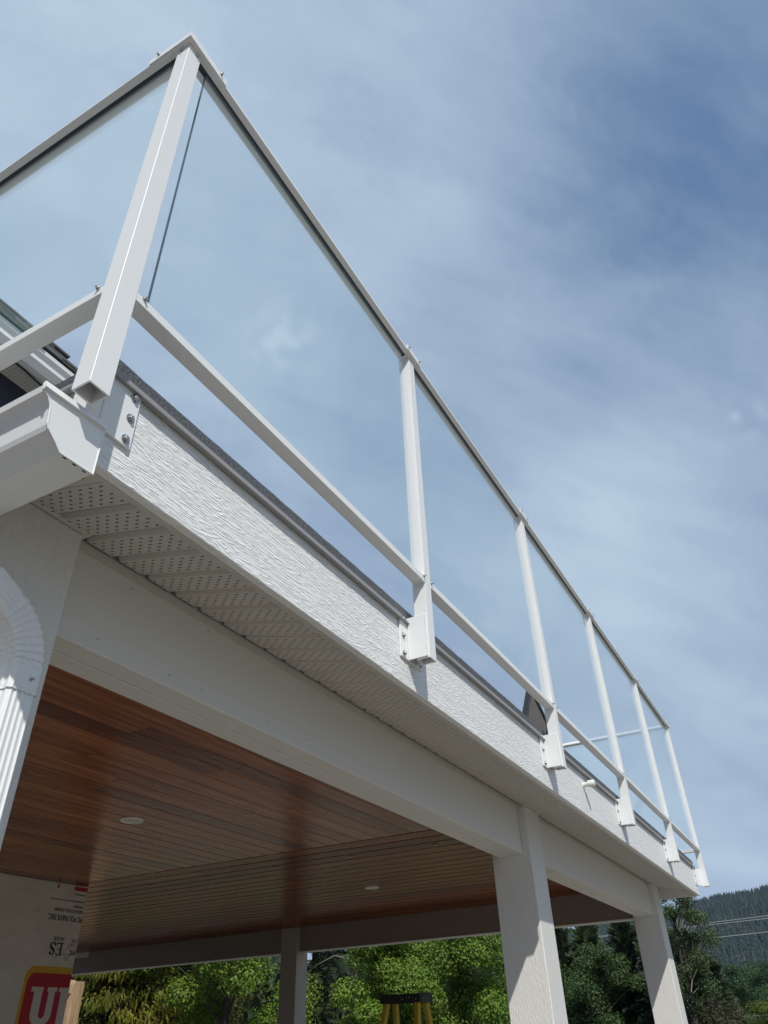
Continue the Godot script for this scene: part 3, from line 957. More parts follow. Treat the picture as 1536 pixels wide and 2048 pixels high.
func side_railings() -> void:
	var screw := screw_mesh()
	for side in 2:
		var sx := -1.0 if side == 0 else 1.0
		var ox := -0.007 if side == 0 else 5.969
		var zend := -2.19 if side == 0 else -4.6
		var t := thing("side_railing", "white glass railing running back from the near deck corner" if side == 0 else "white glass railing across the far end of the deck", "railing")
		var st := mb()
		sweep(st, rail_profile, func(p): return Vector3(ox + sx * p.x, p.y, zend), func(p): return Vector3(ox + sx * p.x, p.y, p.x)); part(t, "top_rail", st, M.white_coat)
		st = mb(); sweep(st, gasket_profile, func(p): return Vector3(ox + sx * p.x, p.y, zend), func(p): return Vector3(ox + sx * p.x, p.y, p.x)); part(t, "gasket", st, M.gasket)
		var bx := -0.0063 if side == 0 else 5.9684
		var zs := [PZ - PW - 0.0004]
		var z := -1.19
		while z > zend + 0.5:
			zs.append(z + PW / 2); z -= 1.22
		zs.append(zend)
		for i in zs.size() - 1:
			var z0: float = zs[i + 1] + (0.0004 if i < zs.size() - 2 else 0.0)
			var z1: float = zs[i] - (PW + 0.0004 if i > 0 else 0.0)
			st = mb(); sweep(st, low_profile, func(p): return Vector3(bx + sx * p.x, p.y, z0), func(p): return Vector3(bx + sx * p.x, p.y, z1)); part(t, "bottom_rail", st, M.white_coat)
			var xg := bx + sx * 0.0575
			pane(t, Vector3(xg - 0.003, 2.7145, z0 + 0.012), Vector3(xg + 0.003, 3.6835, z1 - 0.003), true)
			if i < zs.size() - 2:
				st = mb()
				var px := bx + sx * 0.0513
				hollow_post(st, px - PW / 2, px + PW / 2, z0 - PW, z0 - 0.0004, 2.4513, 3.6785)
				part(t, "post", st, M.white_coat)
				st = mb()
				box(st, Vector3(minf(px, px - sx * 0.052), 2.455, z0 - PW - 0.005), Vector3(maxf(px, px - sx * 0.052), 2.584, z0 - PW - 0.0005), 0.001)
				part(t, "bracket", st, M.white_coat)

# ---------------------------------------------------------------- gutter, downspout
func gutter_and_downspout() -> void:
	var t := thing("rain_gutter", "white rain gutter along the left deck edge with open end cap", "gutter")
	var outer := [Vector2(-0.0015, 2.432), Vector2(-0.0015, 2.328), Vector2(-0.064, 2.326), Vector2(-0.078, 2.340), Vector2(-0.093, 2.352), Vector2(-0.0965, 2.360), Vector2(-0.101, 2.392), Vector2(-0.108, 2.404), Vector2(-0.119, 2.410), Vector2(-0.1215, 2.421)]
	var pr := PackedVector2Array()
	for p in outer: pr.append(p)
	pr.append(Vector2(-0.110, 2.4215)); pr.append(Vector2(-0.110, 2.4185)); pr.append(Vector2(-0.1185, 2.4185))
	for i in range(outer.size() - 2, 1, -1):
		pr.append(outer[i] + Vector2(0.0022, 0.0016))
	pr.append(Vector2(-0.0035, 2.3298)); pr.append(Vector2(-0.0035, 2.432))
	var st := mb()
	sweep(st, pr, func(p): return Vector3(p.x, p.y, -2.2), func(p): return Vector3(p.x, p.y, 0.028))
	part(t, "trough", st, M.white_coat)
	var cap := PackedVector2Array()
	for p in outer: cap.append(p)
	cap.append(Vector2(-0.1215, 2.426)); cap.append(Vector2(-0.0015, 2.432))
	var c2 := PackedVector2Array()
	var ctr := Vector2(-0.055, 2.38)
	for p in cap:
		if c2.is_empty() or c2[-1].distance_to(p) > 0.0005: c2.append(p + (p - ctr).normalized() * 0.001)
	c2.remove_at(c2.size() - 1)
	st = mb()
	sweep(st, c2, func(p): return Vector3(p.x, p.y, 0.0282), func(p): return Vector3(p.x, p.y, 0.0298))
	var e := part(t, "end_cap", st, M.white_coat)
	# turned rims of the cap
	st = mb()
	for i in c2.size():
		var a: Vector2 = c2[i]
		var b: Vector2 = c2[(i + 1) % c2.size()]
		if a.y > 2.42 and b.y > 2.42:
			hexa(st, [Vector3(a.x, a.y - 0.012, 0.036), Vector3(b.x, b.y - 0.012, 0.036), Vector3(b.x, b.y - 0.012, 0.0299), Vector3(a.x, a.y - 0.012, 0.0299),
				Vector3(a.x, a.y, 0.0335), Vector3(b.x, b.y, 0.0335), Vector3(b.x, b.y, 0.0299), Vector3(a.x, a.y, 0.0299)])
			continue
		tube(st, [Vector3(a.x, a.y, 0.0297), Vector3(b.x, b.y, 0.0297)], [0.0016], 6)
	part(e, "cap_rim", st, M.white_coat)
	# crimp tabs below
	st = mb()
	for i in 3: box(st, Vector3(-0.056 + 0.019 * i, 2.3242, 0.0255), Vector3(-0.050 + 0.019 * i, 2.3252, 0.0275))
	part(e, "crimp_slot", st, M.hole_dark)
	# downspout: ribbed pipe on the column, elbow up to the gutter
	var d := thing("downspout", "ribbed white downspout with crimped elbow on the near column", "downspout")
	st = mb()
	pipe(st, [[Vector3(0.1295, 0.25, -0.219), Vector3(0, 1, 0)], [Vector3(0.1295, 2.098, -0.219), Vector3(0, 1, 0)]], 1.0)
	part(d, "pipe", st, M.white_coat)
	st = mb()
	var path := [[Vector3(0.1295, 2.068, -0.219), Vector3(0, 1, 0)], [Vector3(0.1295, 2.104, -0.219), Vector3(0, 1, 0)]]
	var steps := 64
	var rad := 0.105
	var cen := Vector3(0.1295 - rad, 2.104, -0.219)
	for i in range(1, steps + 1):
		var a := deg_to_rad(62.0) * i / steps
		var saw := fposmod(9.0 * i / steps, 1.0)
		var k := 0.94 + 0.11 * (1.0 - saw) if saw > 0.12 else 0.94 + 0.11 * saw / 0.136
		path.append([cen + Vector3(cos(a), sin(a), 0) * rad, Vector3(-sin(a), cos(a), 0), k])
	var a1 := deg_to_rad(62.0)
	var endp := cen + Vector3(cos(a1), sin(a1), 0) * rad
	var dir := Vector3(-sin(a1), cos(a1), 0)
	path.append([endp + dir * 0.012, dir, 1.0])
	path.append([endp + dir * 0.06, dir, 1.0])
	pipe(st, path, 1.045)
	part(d, "elbow", st, M.white_coat)
	st = mb()
	pipe(st, [[endp + dir * 0.04, dir], [endp + dir * 0.135, dir]], 1.0)
	pipe(st, [[Vector3(-0.045, 2.255, -0.219), Vector3(0, 1, 0)], [Vector3(-0.045, 2.3275, -0.219), Vector3(0, 1, 0)]], 0.95)
	part(d, "outlet", st, M.white_coat)
	st = mb()
	pipe(st, [[Vector3(0.1295, 2.062, -0.219), Vector3(0, 1, 0)], [Vector3(0.1295, 2.0675, -0.219), Vector3(0, 1, 0)]], 1.07)
	part(d, "collar", st, M.white_coat)
	var s := put(d, "screw", bolt_mesh(0.003), Vector3(0.139, 2.086, -0.1885))
	s.rotation.y = 0.0

# a ribbed rectangular tube through [place, direction, (scale)] rings
func pipe(st: SurfaceTool, path: Array, grow: float) -> void:
	var hw := 0.0262 * grow
	var hd := 0.0315 * grow
	var prof := []
	var face := func(a: Vector2, b: Vector2, n: Vector2, ribs: int) -> void:
		var L := (b - a).length()
		var u := (b - a) / L
		var m := 0.006
		prof.append(a + u * m)
		var w := (L - 2 * m) / ribs
		for i in ribs:
			for k in [[0.12, 0.0], [0.28, -0.0022], [0.72, -0.0022], [0.88, 0.0]]:
				prof.append(a + u * (m + w * (i + k[0])) + n * k[1])
		prof.append(b - u * m)
	face.call(Vector2(hw, hd), Vector2(-hw, hd), Vector2(0, 1), 4)
	face.call(Vector2(-hw, hd), Vector2(-hw, -hd), Vector2(-1, 0), 3)
	face.call(Vector2(-hw, -hd), Vector2(hw, -hd), Vector2(0, -1), 4)
	face.call(Vector2(hw, -hd), Vector2(hw, hd), Vector2(1, 0), 3)
	var rings := []
	for p in path:
		var k: float = p[2] if p.size() > 2 else 1.0
		var zax := Vector3(0, 0, 1)
		var xax: Vector3 = p[1].cross(zax).normalized()
		var ring := []
		for q in prof: ring.append(p[0] + xax * q.x * k + zax * q.y * k)
		rings.append(ring)
	var n := prof.size()
	for i in rings.size() - 1:
		for j in n:
			var l := (j + 1) % n
			quad(st, rings[i][l], rings[i][j], rings[i + 1][j], rings[i + 1][l])

# ---------------------------------------------------------------- small things
func small_things() -> void:
	var st: SurfaceTool
	# recessed lights
	var big := [[Vector3(1.936, CEIL, -1.822), "unlit white recessed light nearest the camera in the board ceiling", 0.052], [Vector3(4.255, CEIL, -1.888), "unlit white recessed light beyond the seam, above the ladder", 0.05]]
	var zs := [-2.951, -2.47, -1.97, -1.453, -0.931]
	var where := ["nearest the wrapped wall", "second from the wall", "the middle one", "second from the front beam", "nearest the front beam"]
	for i in 5:
		big.append([Vector3(3.235 + 0.008 * i, CEIL, zs[i]), "tiny white ceiling light past the board seam, " + where[i], 0.016])
	for b in big:
		var t := thing("recessed_light", b[1], "ceiling light", b[0], "recessed lights in the board ceiling")
		var r: float = b[2]
		st = mb()
		st.set_smooth_group(1)
		var n := 28
		for k in n:
			var a0 := TAU * k / n
			var a1 := TAU * (k + 1) / n
			var ring := [[r, 0.0], [r, -0.002], [r * 0.94, -0.0055], [r * 0.80, -0.004], [r * 0.78, -0.001]]
			for i in 4:
				var p: Array = ring[i]
				var q: Array = ring[i + 1]
				quad(st, Vector3(cos(a0) * p[0], p[1], sin(a0) * p[0]), Vector3(cos(a1) * p[0], p[1], sin(a1) * p[0]), Vector3(cos(a1) * q[0], q[1], sin(a1) * q[0]), Vector3(cos(a0) * q[0], q[1], sin(a0) * q[0]))
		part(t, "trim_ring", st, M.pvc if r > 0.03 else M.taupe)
		st = mb()
		disc(st, Vector3(0, -0.0026, 0), Vector3(0, 1, 0), r * 0.79, 0.0024, 24)
		part(t, "lens", st, M.lens)
	# overflow stub
	var d := thing("overflow_pipe", "short white plastic overflow pipe sticking out of the fascia", "pipe", Vector3(2.925, 2.512, 0.0))
	st = mb()
	tube(st, [Vector3(0, 0, -0.01), Vector3(0, 0.003, 0.045)], [0.0105], 16)
	part(d, "pipe", st, M.pvc)
	st = mb()
	tube(st, [Vector3(0, 0.002, 0.026), Vector3(0, 0.0035, 0.052), Vector3(0, 0.0035, 0.056)], [0.0155, 0.0155, 0.0125], 16)
	part(d, "collar", st, M.pvc)
	st = mb()
	tube(st, [Vector3(0, 0, 0.0), Vector3(0, 0, 0.004)], [0.0145, 0.012], 16)
	part(d, "flange", st, M.pvc)
	# woven panel standing on the deck
	var c := thing("deck_chair_back", "dark framed woven panel standing on the deck behind the rail", "chair", Vector3(2.60, 2.622, -0.17))
	var lean := Transform3D(Basis(Vector3(0, 0, 1), -0.55) * Basis(Vector3(1, 0, 0), 0.06), Vector3.ZERO)
	for x in [-0.012, 0.238]:
		st = mb()
		box(st, Vector3(x - 0.013, 0.02, -0.012), Vector3(x + 0.013, 0.40, 0.012), 0.003, lean)
		part(c, "frame_bar", st, M.dark_frame)
	st = mb()
	box(st, Vector3(0.0015, 0.04, -0.004), Vector3(0.2245, 0.40, 0.004), 0.0015, lean)
	part(c, "woven_panel", st, M.weave)
	st = mb()
	box(st, Vector3(-0.0255, 0.4003, -0.012), Vector3(0.2515, 0.42, 0.012), 0.003, lean)
	part(c, "frame_bar", st, M.dark_frame)
	st = mb()
	tube(st, [lean * Vector3(0.11, 0.36, -0.012), Vector3(0.30, 0.0, -0.22)], [0.01], 8)
	tube(st, [Vector3(-0.01, 0.010, 0.0), Vector3(0.34, 0.010, 0.0)], [0.01], 8)
	part(c, "prop", st, M.dark_frame)
	# string of bulbs along the eave
	var s := thing("string_light", "dark string light cable with green and orange bulbs hung below the house eave", "string light")
	st = mb()
	var pts := []
	for i in 41:
		var x := -1.0 + 0.06 * i
		pts.append(Vector3(x, 4.560 + 0.010 * sin(x * 9.0) + 0.006 * sin(x * 23.0), -2.10))
	tube(st, pts, [0.006], 6)
	part(s, "cable", st, M.cable)
	for i in 9:
		st = mb()
		var x := -0.92 + 0.245 * i
		var y := 4.560 + 0.010 * sin(x * 9.0) + 0.006 * sin(x * 23.0)
		tube(st, [Vector3(x, y - 0.004, -2.095), Vector3(x, y - 0.018, -2.09), Vector3(x, y - 0.032, -2.088), Vector3(x, y - 0.042, -2.087)], [0.007, 0.014, 0.013, 0.004], 10)
		part(s, "bulb", st, M.bulb_green if i % 2 == 1 else M.bulb_orange)
	# pale post beyond the wall corner
	var p := thing("timber_post", "pale bare timber post in the sun, half hidden by the wrapped wall corner", "post", Vector3(9.0, 0, -9.95))
	st = mb()
	var pr := PackedVector2Array([Vector2(-0.17, 0), Vector2(0.06, 0), Vector2(0.06, 2.43), Vector2(0.04, 2.395), Vector2(0.0, 2.375), Vector2(-0.04, 2.385), Vector2(-0.1, 2.43), Vector2(-0.17, 2.46)])
	sweep(st, pr, func(q): return Vector3(-0.09, q.y, q.x), func(q): return Vector3(0.09, q.y, q.x))
	part(p, "shaft", st, M.timber)
	st = mb()
	for i in 5: box(st, Vector3(-0.096, 2.18 + 0.02 * i, -0.13 + 0.02 * i), Vector3(-0.0905, 2.196 + 0.02 * i, -0.06 + 0.015 * i))
	part(p, "knot", st, M.steel_dark)
	# step ladder
	ladder()

func ladder() -> void:
	var t := thing("step_ladder", "yellow step ladder with black top cap standing under the deck", "ladder", Vector3(4.2, 0.1, -1.63))
	var st := mb()
	box(st, Vector3(-0.075, 1.682, -0.135), Vector3(0.075, 1.70, 0.135), 0.004)
	box(st, Vector3(-0.085, 1.655, -0.14), Vector3(-0.0752, 1.698, 0.14), 0.002)
	box(st, Vector3(0.0752, 1.655, -0.14), Vector3(0.085, 1.698, 0.14), 0.002)
	box(st, Vector3(-0.075, 1.655, -0.14), Vector3(0.075, 1.698, -0.1352), 0.002)
	box(st, Vector3(-0.075, 1.655, 0.1352), Vector3(0.075, 1.7055, 0.14), 0.002)
	var cap := part(t, "top_cap", st, M.ladder_black)
	st = mb()
	for i in 3:
		disc(st, Vector3(-0.05 + 0.03 * i, 1.675 + 0.008 * (i % 2), 0.14), Vector3(0, 0, 1), 0.004, 0.003, 8)
		disc(st, Vector3(-0.085, 1.672 + 0.008 * (i % 2), 0.02 + 0.045 * i), Vector3(-1, 0, 0), 0.004, 0.003, 8)
	part(cap, "rivet", st, M.steel)
	for s in [-1, 1]:
		for f in [-1, 1]:
			st = mb()
			var a := Vector3(f * 0.055, 1.655, s * 0.105)
			var b := Vector3(f * (0.55 if f < 0 else 0.42), 0.0, s * (0.27 if f < 0 else 0.25))
			var w := 0.030
			hexa(st, [b + Vector3(-w, 0, 0.012), b + Vector3(w, 0, 0.012), b + Vector3(w, 0, -0.012), b + Vector3(-w, 0, -0.012),
				a + Vector3(-w * 0.7, 0, 0.012), a + Vector3(w * 0.7, 0, 0.012), a + Vector3(w * 0.7, 0, -0.012), a + Vector3(-w * 0.7, 0, -0.012)])
			part(t, "front_rail" if f < 0 else "rear_rail", st, M.ladder_yellow)
	for k in range(1, 6):
		st = mb()
		var y := 0.28 * k
		var u := y / 1.655
		var x := -lerpf(0.55, 0.055, u)
		var hz := lerpf(0.27, 0.105, u) - 0.013
		box(st, Vector3(x - 0.04, y - 0.012, -hz), Vector3(x + 0.04, y + 0.012, hz), 0.003)
		part(t, "step", st, M.steel)
	st = mb()
	for y in [0.5, 1.1]:
		var u: float = y / 1.655
		box(st, Vector3(lerpf(0.42, 0.055, u) - 0.012, y - 0.012, -lerpf(0.25, 0.105, u) + 0.013), Vector3(lerpf(0.42, 0.055, u) + 0.012, y + 0.012, lerpf(0.25, 0.105, u) - 0.013))
	part(t, "rear_brace", st, M.steel)

# ---------------------------------------------------------------- trees
var leaf_mesh: ArrayMesh
var spray_mesh: ArrayMesh
var droop_mesh: ArrayMesh

func make_leaf_meshes() -> void:
	# a folded leaf
	var st := mb()
	var a := Vector3(0, 0, 0)
	var b := Vector3(0.34, 0.10, 0.42)
	var c := Vector3(0, -0.03, 1.0)
	var d := Vector3(-0.34, 0.10, 0.42)
	tri(st, a, b, c); tri(st, a, c, d)
	leaf_mesh = done(st, M.leaf)
	# a conifer spray: needled twigs off a rachis, pointing +Z
	st = mb()
	for i in 7:
		var z := i / 7.0
		var w := 0.36 * (1.0 - z) + 0.07
		for s in [-1, 1]:
			tri(st, Vector3(0, 0, z), Vector3(s * w, -0.05 - 0.05 * z, z + 0.20), Vector3(s * 0.03, 0.03, z + 0.17))
			tri(st, Vector3(0, 0.0, z), Vector3(s * w * 0.55, 0.11, z + 0.20), Vector3(0, 0.02, z + 0.13))
	spray_mesh = done(st, M.needle)
	# a cedar spray that hangs
	st = mb()
	for i in 8:
		var z := i / 8.0
		var w := 0.20 * (1.0 - z * 0.6)
		var y := -0.55 * z * z
		for s in [-1, 1]:
			tri(st, Vector3(0, y, z), Vector3(s * w, y - 0.16, z + 0.12), Vector3(s * 0.02, y - 0.06, z + 0.14))
			tri(st, Vector3(0, y, z), Vector3(s * w * 0.5, y - 0.26, z + 0.05), Vector3(s * 0.02, y - 0.05, z + 0.06))
	droop_mesh = done(st, M.leaf)

func rand_dir() -> Vector3:
	var v := Vector3(rng.randfn(), rng.randfn(), rng.randfn())
	return v.normalized()

func broad_tree(called: String, label: String, at: Vector3, h: float, r: float, leaves: int, size: float, col: Color, base := 0.12, group := "") -> void:
	var t := thing(called, label, "tree", at, group)
	var st := mb()
	var top := Vector3(rng.randf_range(-0.2, 0.2), h * 0.9, rng.randf_range(-0.2, 0.2))
	var trunk := []
	var rr := []
	for i in 7:
		var u := i / 6.0
		trunk.append(Vector3(top.x * u + rng.randf_range(-0.05, 0.05), top.y * u, top.z * u + rng.randf_range(-0.05, 0.05)))
		rr.append(lerpf(0.020 * h, 0.004 * h, u))
	tube(st, trunk, rr, 7)
	part(t, "trunk", st, M.bark)
	# limbs end in leaf clumps
	st = mb()
	var clumps := []
	var nb := int(14 + r * 14)
	for i in nb:
		var u := base + (1.0 - base) * pow(rng.randf(), 0.8)
		var y := h * u
		var wide := r * (0.25 + 0.85 * pow(sin(PI * clampf((u - base * 0.5) / (1.08 - base * 0.5), 0.0, 1.0)), 0.7))
		var a := rng.randf() * TAU
		var k := sqrt(rng.randf_range(0.12, 1.0))
		var e := Vector3(cos(a) * wide * k, y, sin(a) * wide * k) + Vector3(top.x, 0, top.z) * u
		var s := Vector3(top.x * u * 0.8, maxf(0.05 * h, (y - wide * 0.55 * k)) * 0.92, top.z * u * 0.8)
		if k > 0.3: tube(st, [s, s.lerp(e, 0.55) + Vector3(0, 0.06 * r, 0), e], [0.0045 * h, 0.0026 * h, 0.001 * h], 4, false)
		clumps.append([e, r * rng.randf_range(0.22, 0.42), rng.randf_range(0.75, 1.25)])
	for u in [0.45, 0.6, 0.75, 0.88, 0.98]: clumps.append([Vector3(top.x * u, h * u, top.z * u), r * (0.5 - 0.25 * u), rng.randf_range(0.8, 1.2)])
	part(t, "limbs", st, M.bark)
	var xf := []
	var cols := []
	for i in leaves:
		var c: Array = clumps[rng.randi() % clumps.size()]
		var dv := rand_dir() * pow(rng.randf(), 0.45)
		var p: Vector3 = c[0] + Vector3(dv.x, dv.y * 0.72, dv.z) * c[1]
		var n := (dv + Vector3(0, 0.8, 0) + rand_dir() * 0.7).normalized()
		var f := rand_dir()
		f = (f - n * f.dot(n)).normalized()
		f = (f + Vector3(0, -0.35, 0)).normalized()
		n = (n - f * n.dot(f)).normalized()
		var s := size * rng.randf_range(0.65, 1.3)
		xf.append(Transform3D(Basis(n.cross(f) * s, n * s, f * s), p))
		var g: float = c[2] * rng.randf_range(0.75, 1.25)
		cols.append(Color(col.r * g * rng.randf_range(0.85, 1.2), col.g * g, col.b * g))
	scatter(t, "crown", leaf_mesh, xf, cols, M.leaf)

func conifer(called: String, label: String, at: Vector3, h: float, r: float, col: Color, dens := 1.0, size := 1.0, from := 0.08, group := "") -> void:
	var t := thing(called, label, "tree", at, group)
	var st := mb()
	tube(st, [Vector3.ZERO, Vector3(0.02 * h, h * 0.5, 0.01 * h), Vector3(0, h, 0)], [0.02 * h, 0.011 * h, 0.001 * h], 6)
	part(t, "trunk", st, M.bark)
	var xf := []
	var cols := []
	var y := from * h
	while y < h * 0.99:
		var u := y / h
		var reach := r * pow(1.0 - u, 0.75) * rng.randf_range(0.7, 1.15) + 0.05 * r
		var k := 5 + rng.randi() % 3
		var a0 := rng.randf() * TAU
		for j in k:
			var a := a0 + TAU * j / k + rng.randf_range(-0.3, 0.3)
			var len := reach * rng.randf_range(0.65, 1.1)
			var pitch := lerpf(-0.35, 0.75, pow(u, 2.0)) + rng.randf_range(-0.15, 0.15)
			var d := Vector3(cos(a) * cos(pitch), sin(pitch), sin(a) * cos(pitch))
			var n := int(maxf(2.0, len / (0.16 * size) * 1.5 * dens))
			var g := rng.randf_range(0.65, 1.3)
			for m in n:
				var v := (m + 0.6) / n
				var p := d * len * v + Vector3(0, y - 0.12 * len * v * v, 0)
				var f := (d + rand_dir() * 0.55).normalized()
				var up := (Vector3.UP + rand_dir() * 0.5)
				up = (up - f * up.dot(f)).normalized()
				var s := size * (0.24 + 0.22 * (1.0 - v)) * rng.randf_range(0.7, 1.25)
				xf.append(Transform3D(Basis(up.cross(f) * s, up * s, f * s), p))
				var q := g * rng.randf_range(0.8, 1.2)
				cols.append(Color(col.r * q, col.g * q, col.b * q))
		y += h * rng.randf_range(0.012, 0.022) / dens
	scatter(t, "crown", spray_mesh, xf, cols, M.needle)

func cedar(label: String, at: Vector3, h: float, r: float, n: int, col: Color) -> void:
	var t := thing("cedar_tree", label, "tree", at, "cedar trees beyond the patio")
	var st := mb()
	tube(st, [Vector3.ZERO, Vector3(0.05, h * 0.5, 0), Vector3(0, h, 0)], [0.03 * h, 0.018 * h, 0.003 * h], 7)
	part(t, "trunk", st, M.bark)
	st = mb()
	var xf := []
	var cols := []
	for i in n / 40:
		var u := rng.randf_range(0.04, 0.98)
		var a := rng.randf() * TAU
		var len := r * (1.08 - 0.8 * u) * rng.randf_range(0.55, 1.1)
		var s := Vector3(0, u * h, 0)
		var e := s + Vector3(cos(a) * len, -0.1 * len, sin(a) * len)
		tube(st, [s, s.lerp(e, 0.5) + Vector3(0, 0.06, 0), e], [0.016, 0.010, 0.004], 4, false)
		var g := rng.randf_range(0.6, 1.35)
		var yel := rng.randf()
		for k in 40:
			var v := sqrt(rng.randf()) * 1.05
			var p := s.lerp(e, v) + Vector3(rng.randfn() * 0.13, rng.randfn() * 0.06, rng.randfn() * 0.13)
			var f := Vector3(cos(a), -0.7, sin(a)) + rand_dir() * 0.9
			f = f.normalized()
			var up := Vector3.UP - f * f.y
			up = (up + rand_dir() * 0.3)
			up = (up - f * up.dot(f)).normalized()
			var sc := rng.randf_range(0.08, 0.17)
			xf.append(Transform3D(Basis(up.cross(f) * sc, up * sc, f * sc), p))
			var q := g * rng.randf_range(0.75, 1.25)
			cols.append(Color(col.r * q * (1.0 + 0.3 * yel), col.g * q, col.b * q))
	part(t, "limbs", st, M.bark)
	scatter(t, "crown", droop_mesh, xf, cols, M.leaf)

func dead_tree() -> void:
	var t := thing("dead_tree", "bare grey dead tree with forked branches in front of the hill", "tree", Vector3(24, 0, -3.32))
	var st := mb()
	var o := Vector3(24, 0, -3.32)
	var P := func(y: float, z: float, dx := 0.0) -> Vector3: return Vector3(24 + dx, y, z) - o
	tube(st, [P.call(0.0, -3.36), P.call(1.88, -3.335), P.call(2.57, -3.10), P.call(2.9, -3.13), P.call(3.41, -2.994 - 0.16), P.call(3.75, -3.05), P.call(4.17, -2.90), P.call(4.35, -2.93)], [0.030, 0.021, 0.016, 0.012, 0.010, 0.008, 0.006, 0.003], 6)
	part(t, "trunk", st, M.dead_wood)
	for b in [[[2.57, -3.1], [2.87, -2.85], [3.0, -2.8]], [[2.9, -3.1], [3.09, -2.94], [3.22, -2.77], [3.41, -2.45], [3.5, -2.40]], [[3.3, -3.1], [3.49, -2.98], [3.62, -3.0]], [[3.09, -2.94], [3.4, -2.86], [3.75, -2.72], [3.96, -2.56], [4.1, -2.58]], [[3.5, -2.82], [3.78, -2.80], [4.0, -2.70]], [[2.2, -3.22], [2.42, -2.98], [2.6, -2.94]], [[3.6, -3.08], [3.9, -3.14], [4.1, -3.10]], [[3.2, -2.79], [3.36, -2.66]], [[2.0, -3.3], [2.3, -3.46], [2.5, -3.5]]]:
		st = mb()
		var pts := []
		var rr := []
		for i in b.size():
			pts.append(P.call(b[i][0], b[i][1], rng.randf_range(-0.12, 0.12)))
			rr.append(lerpf(0.010, 0.003, float(i) / (b.size() - 1)))
		tube(st, pts, rr, 5)
		part(t, "branch", st, M.dead_wood)

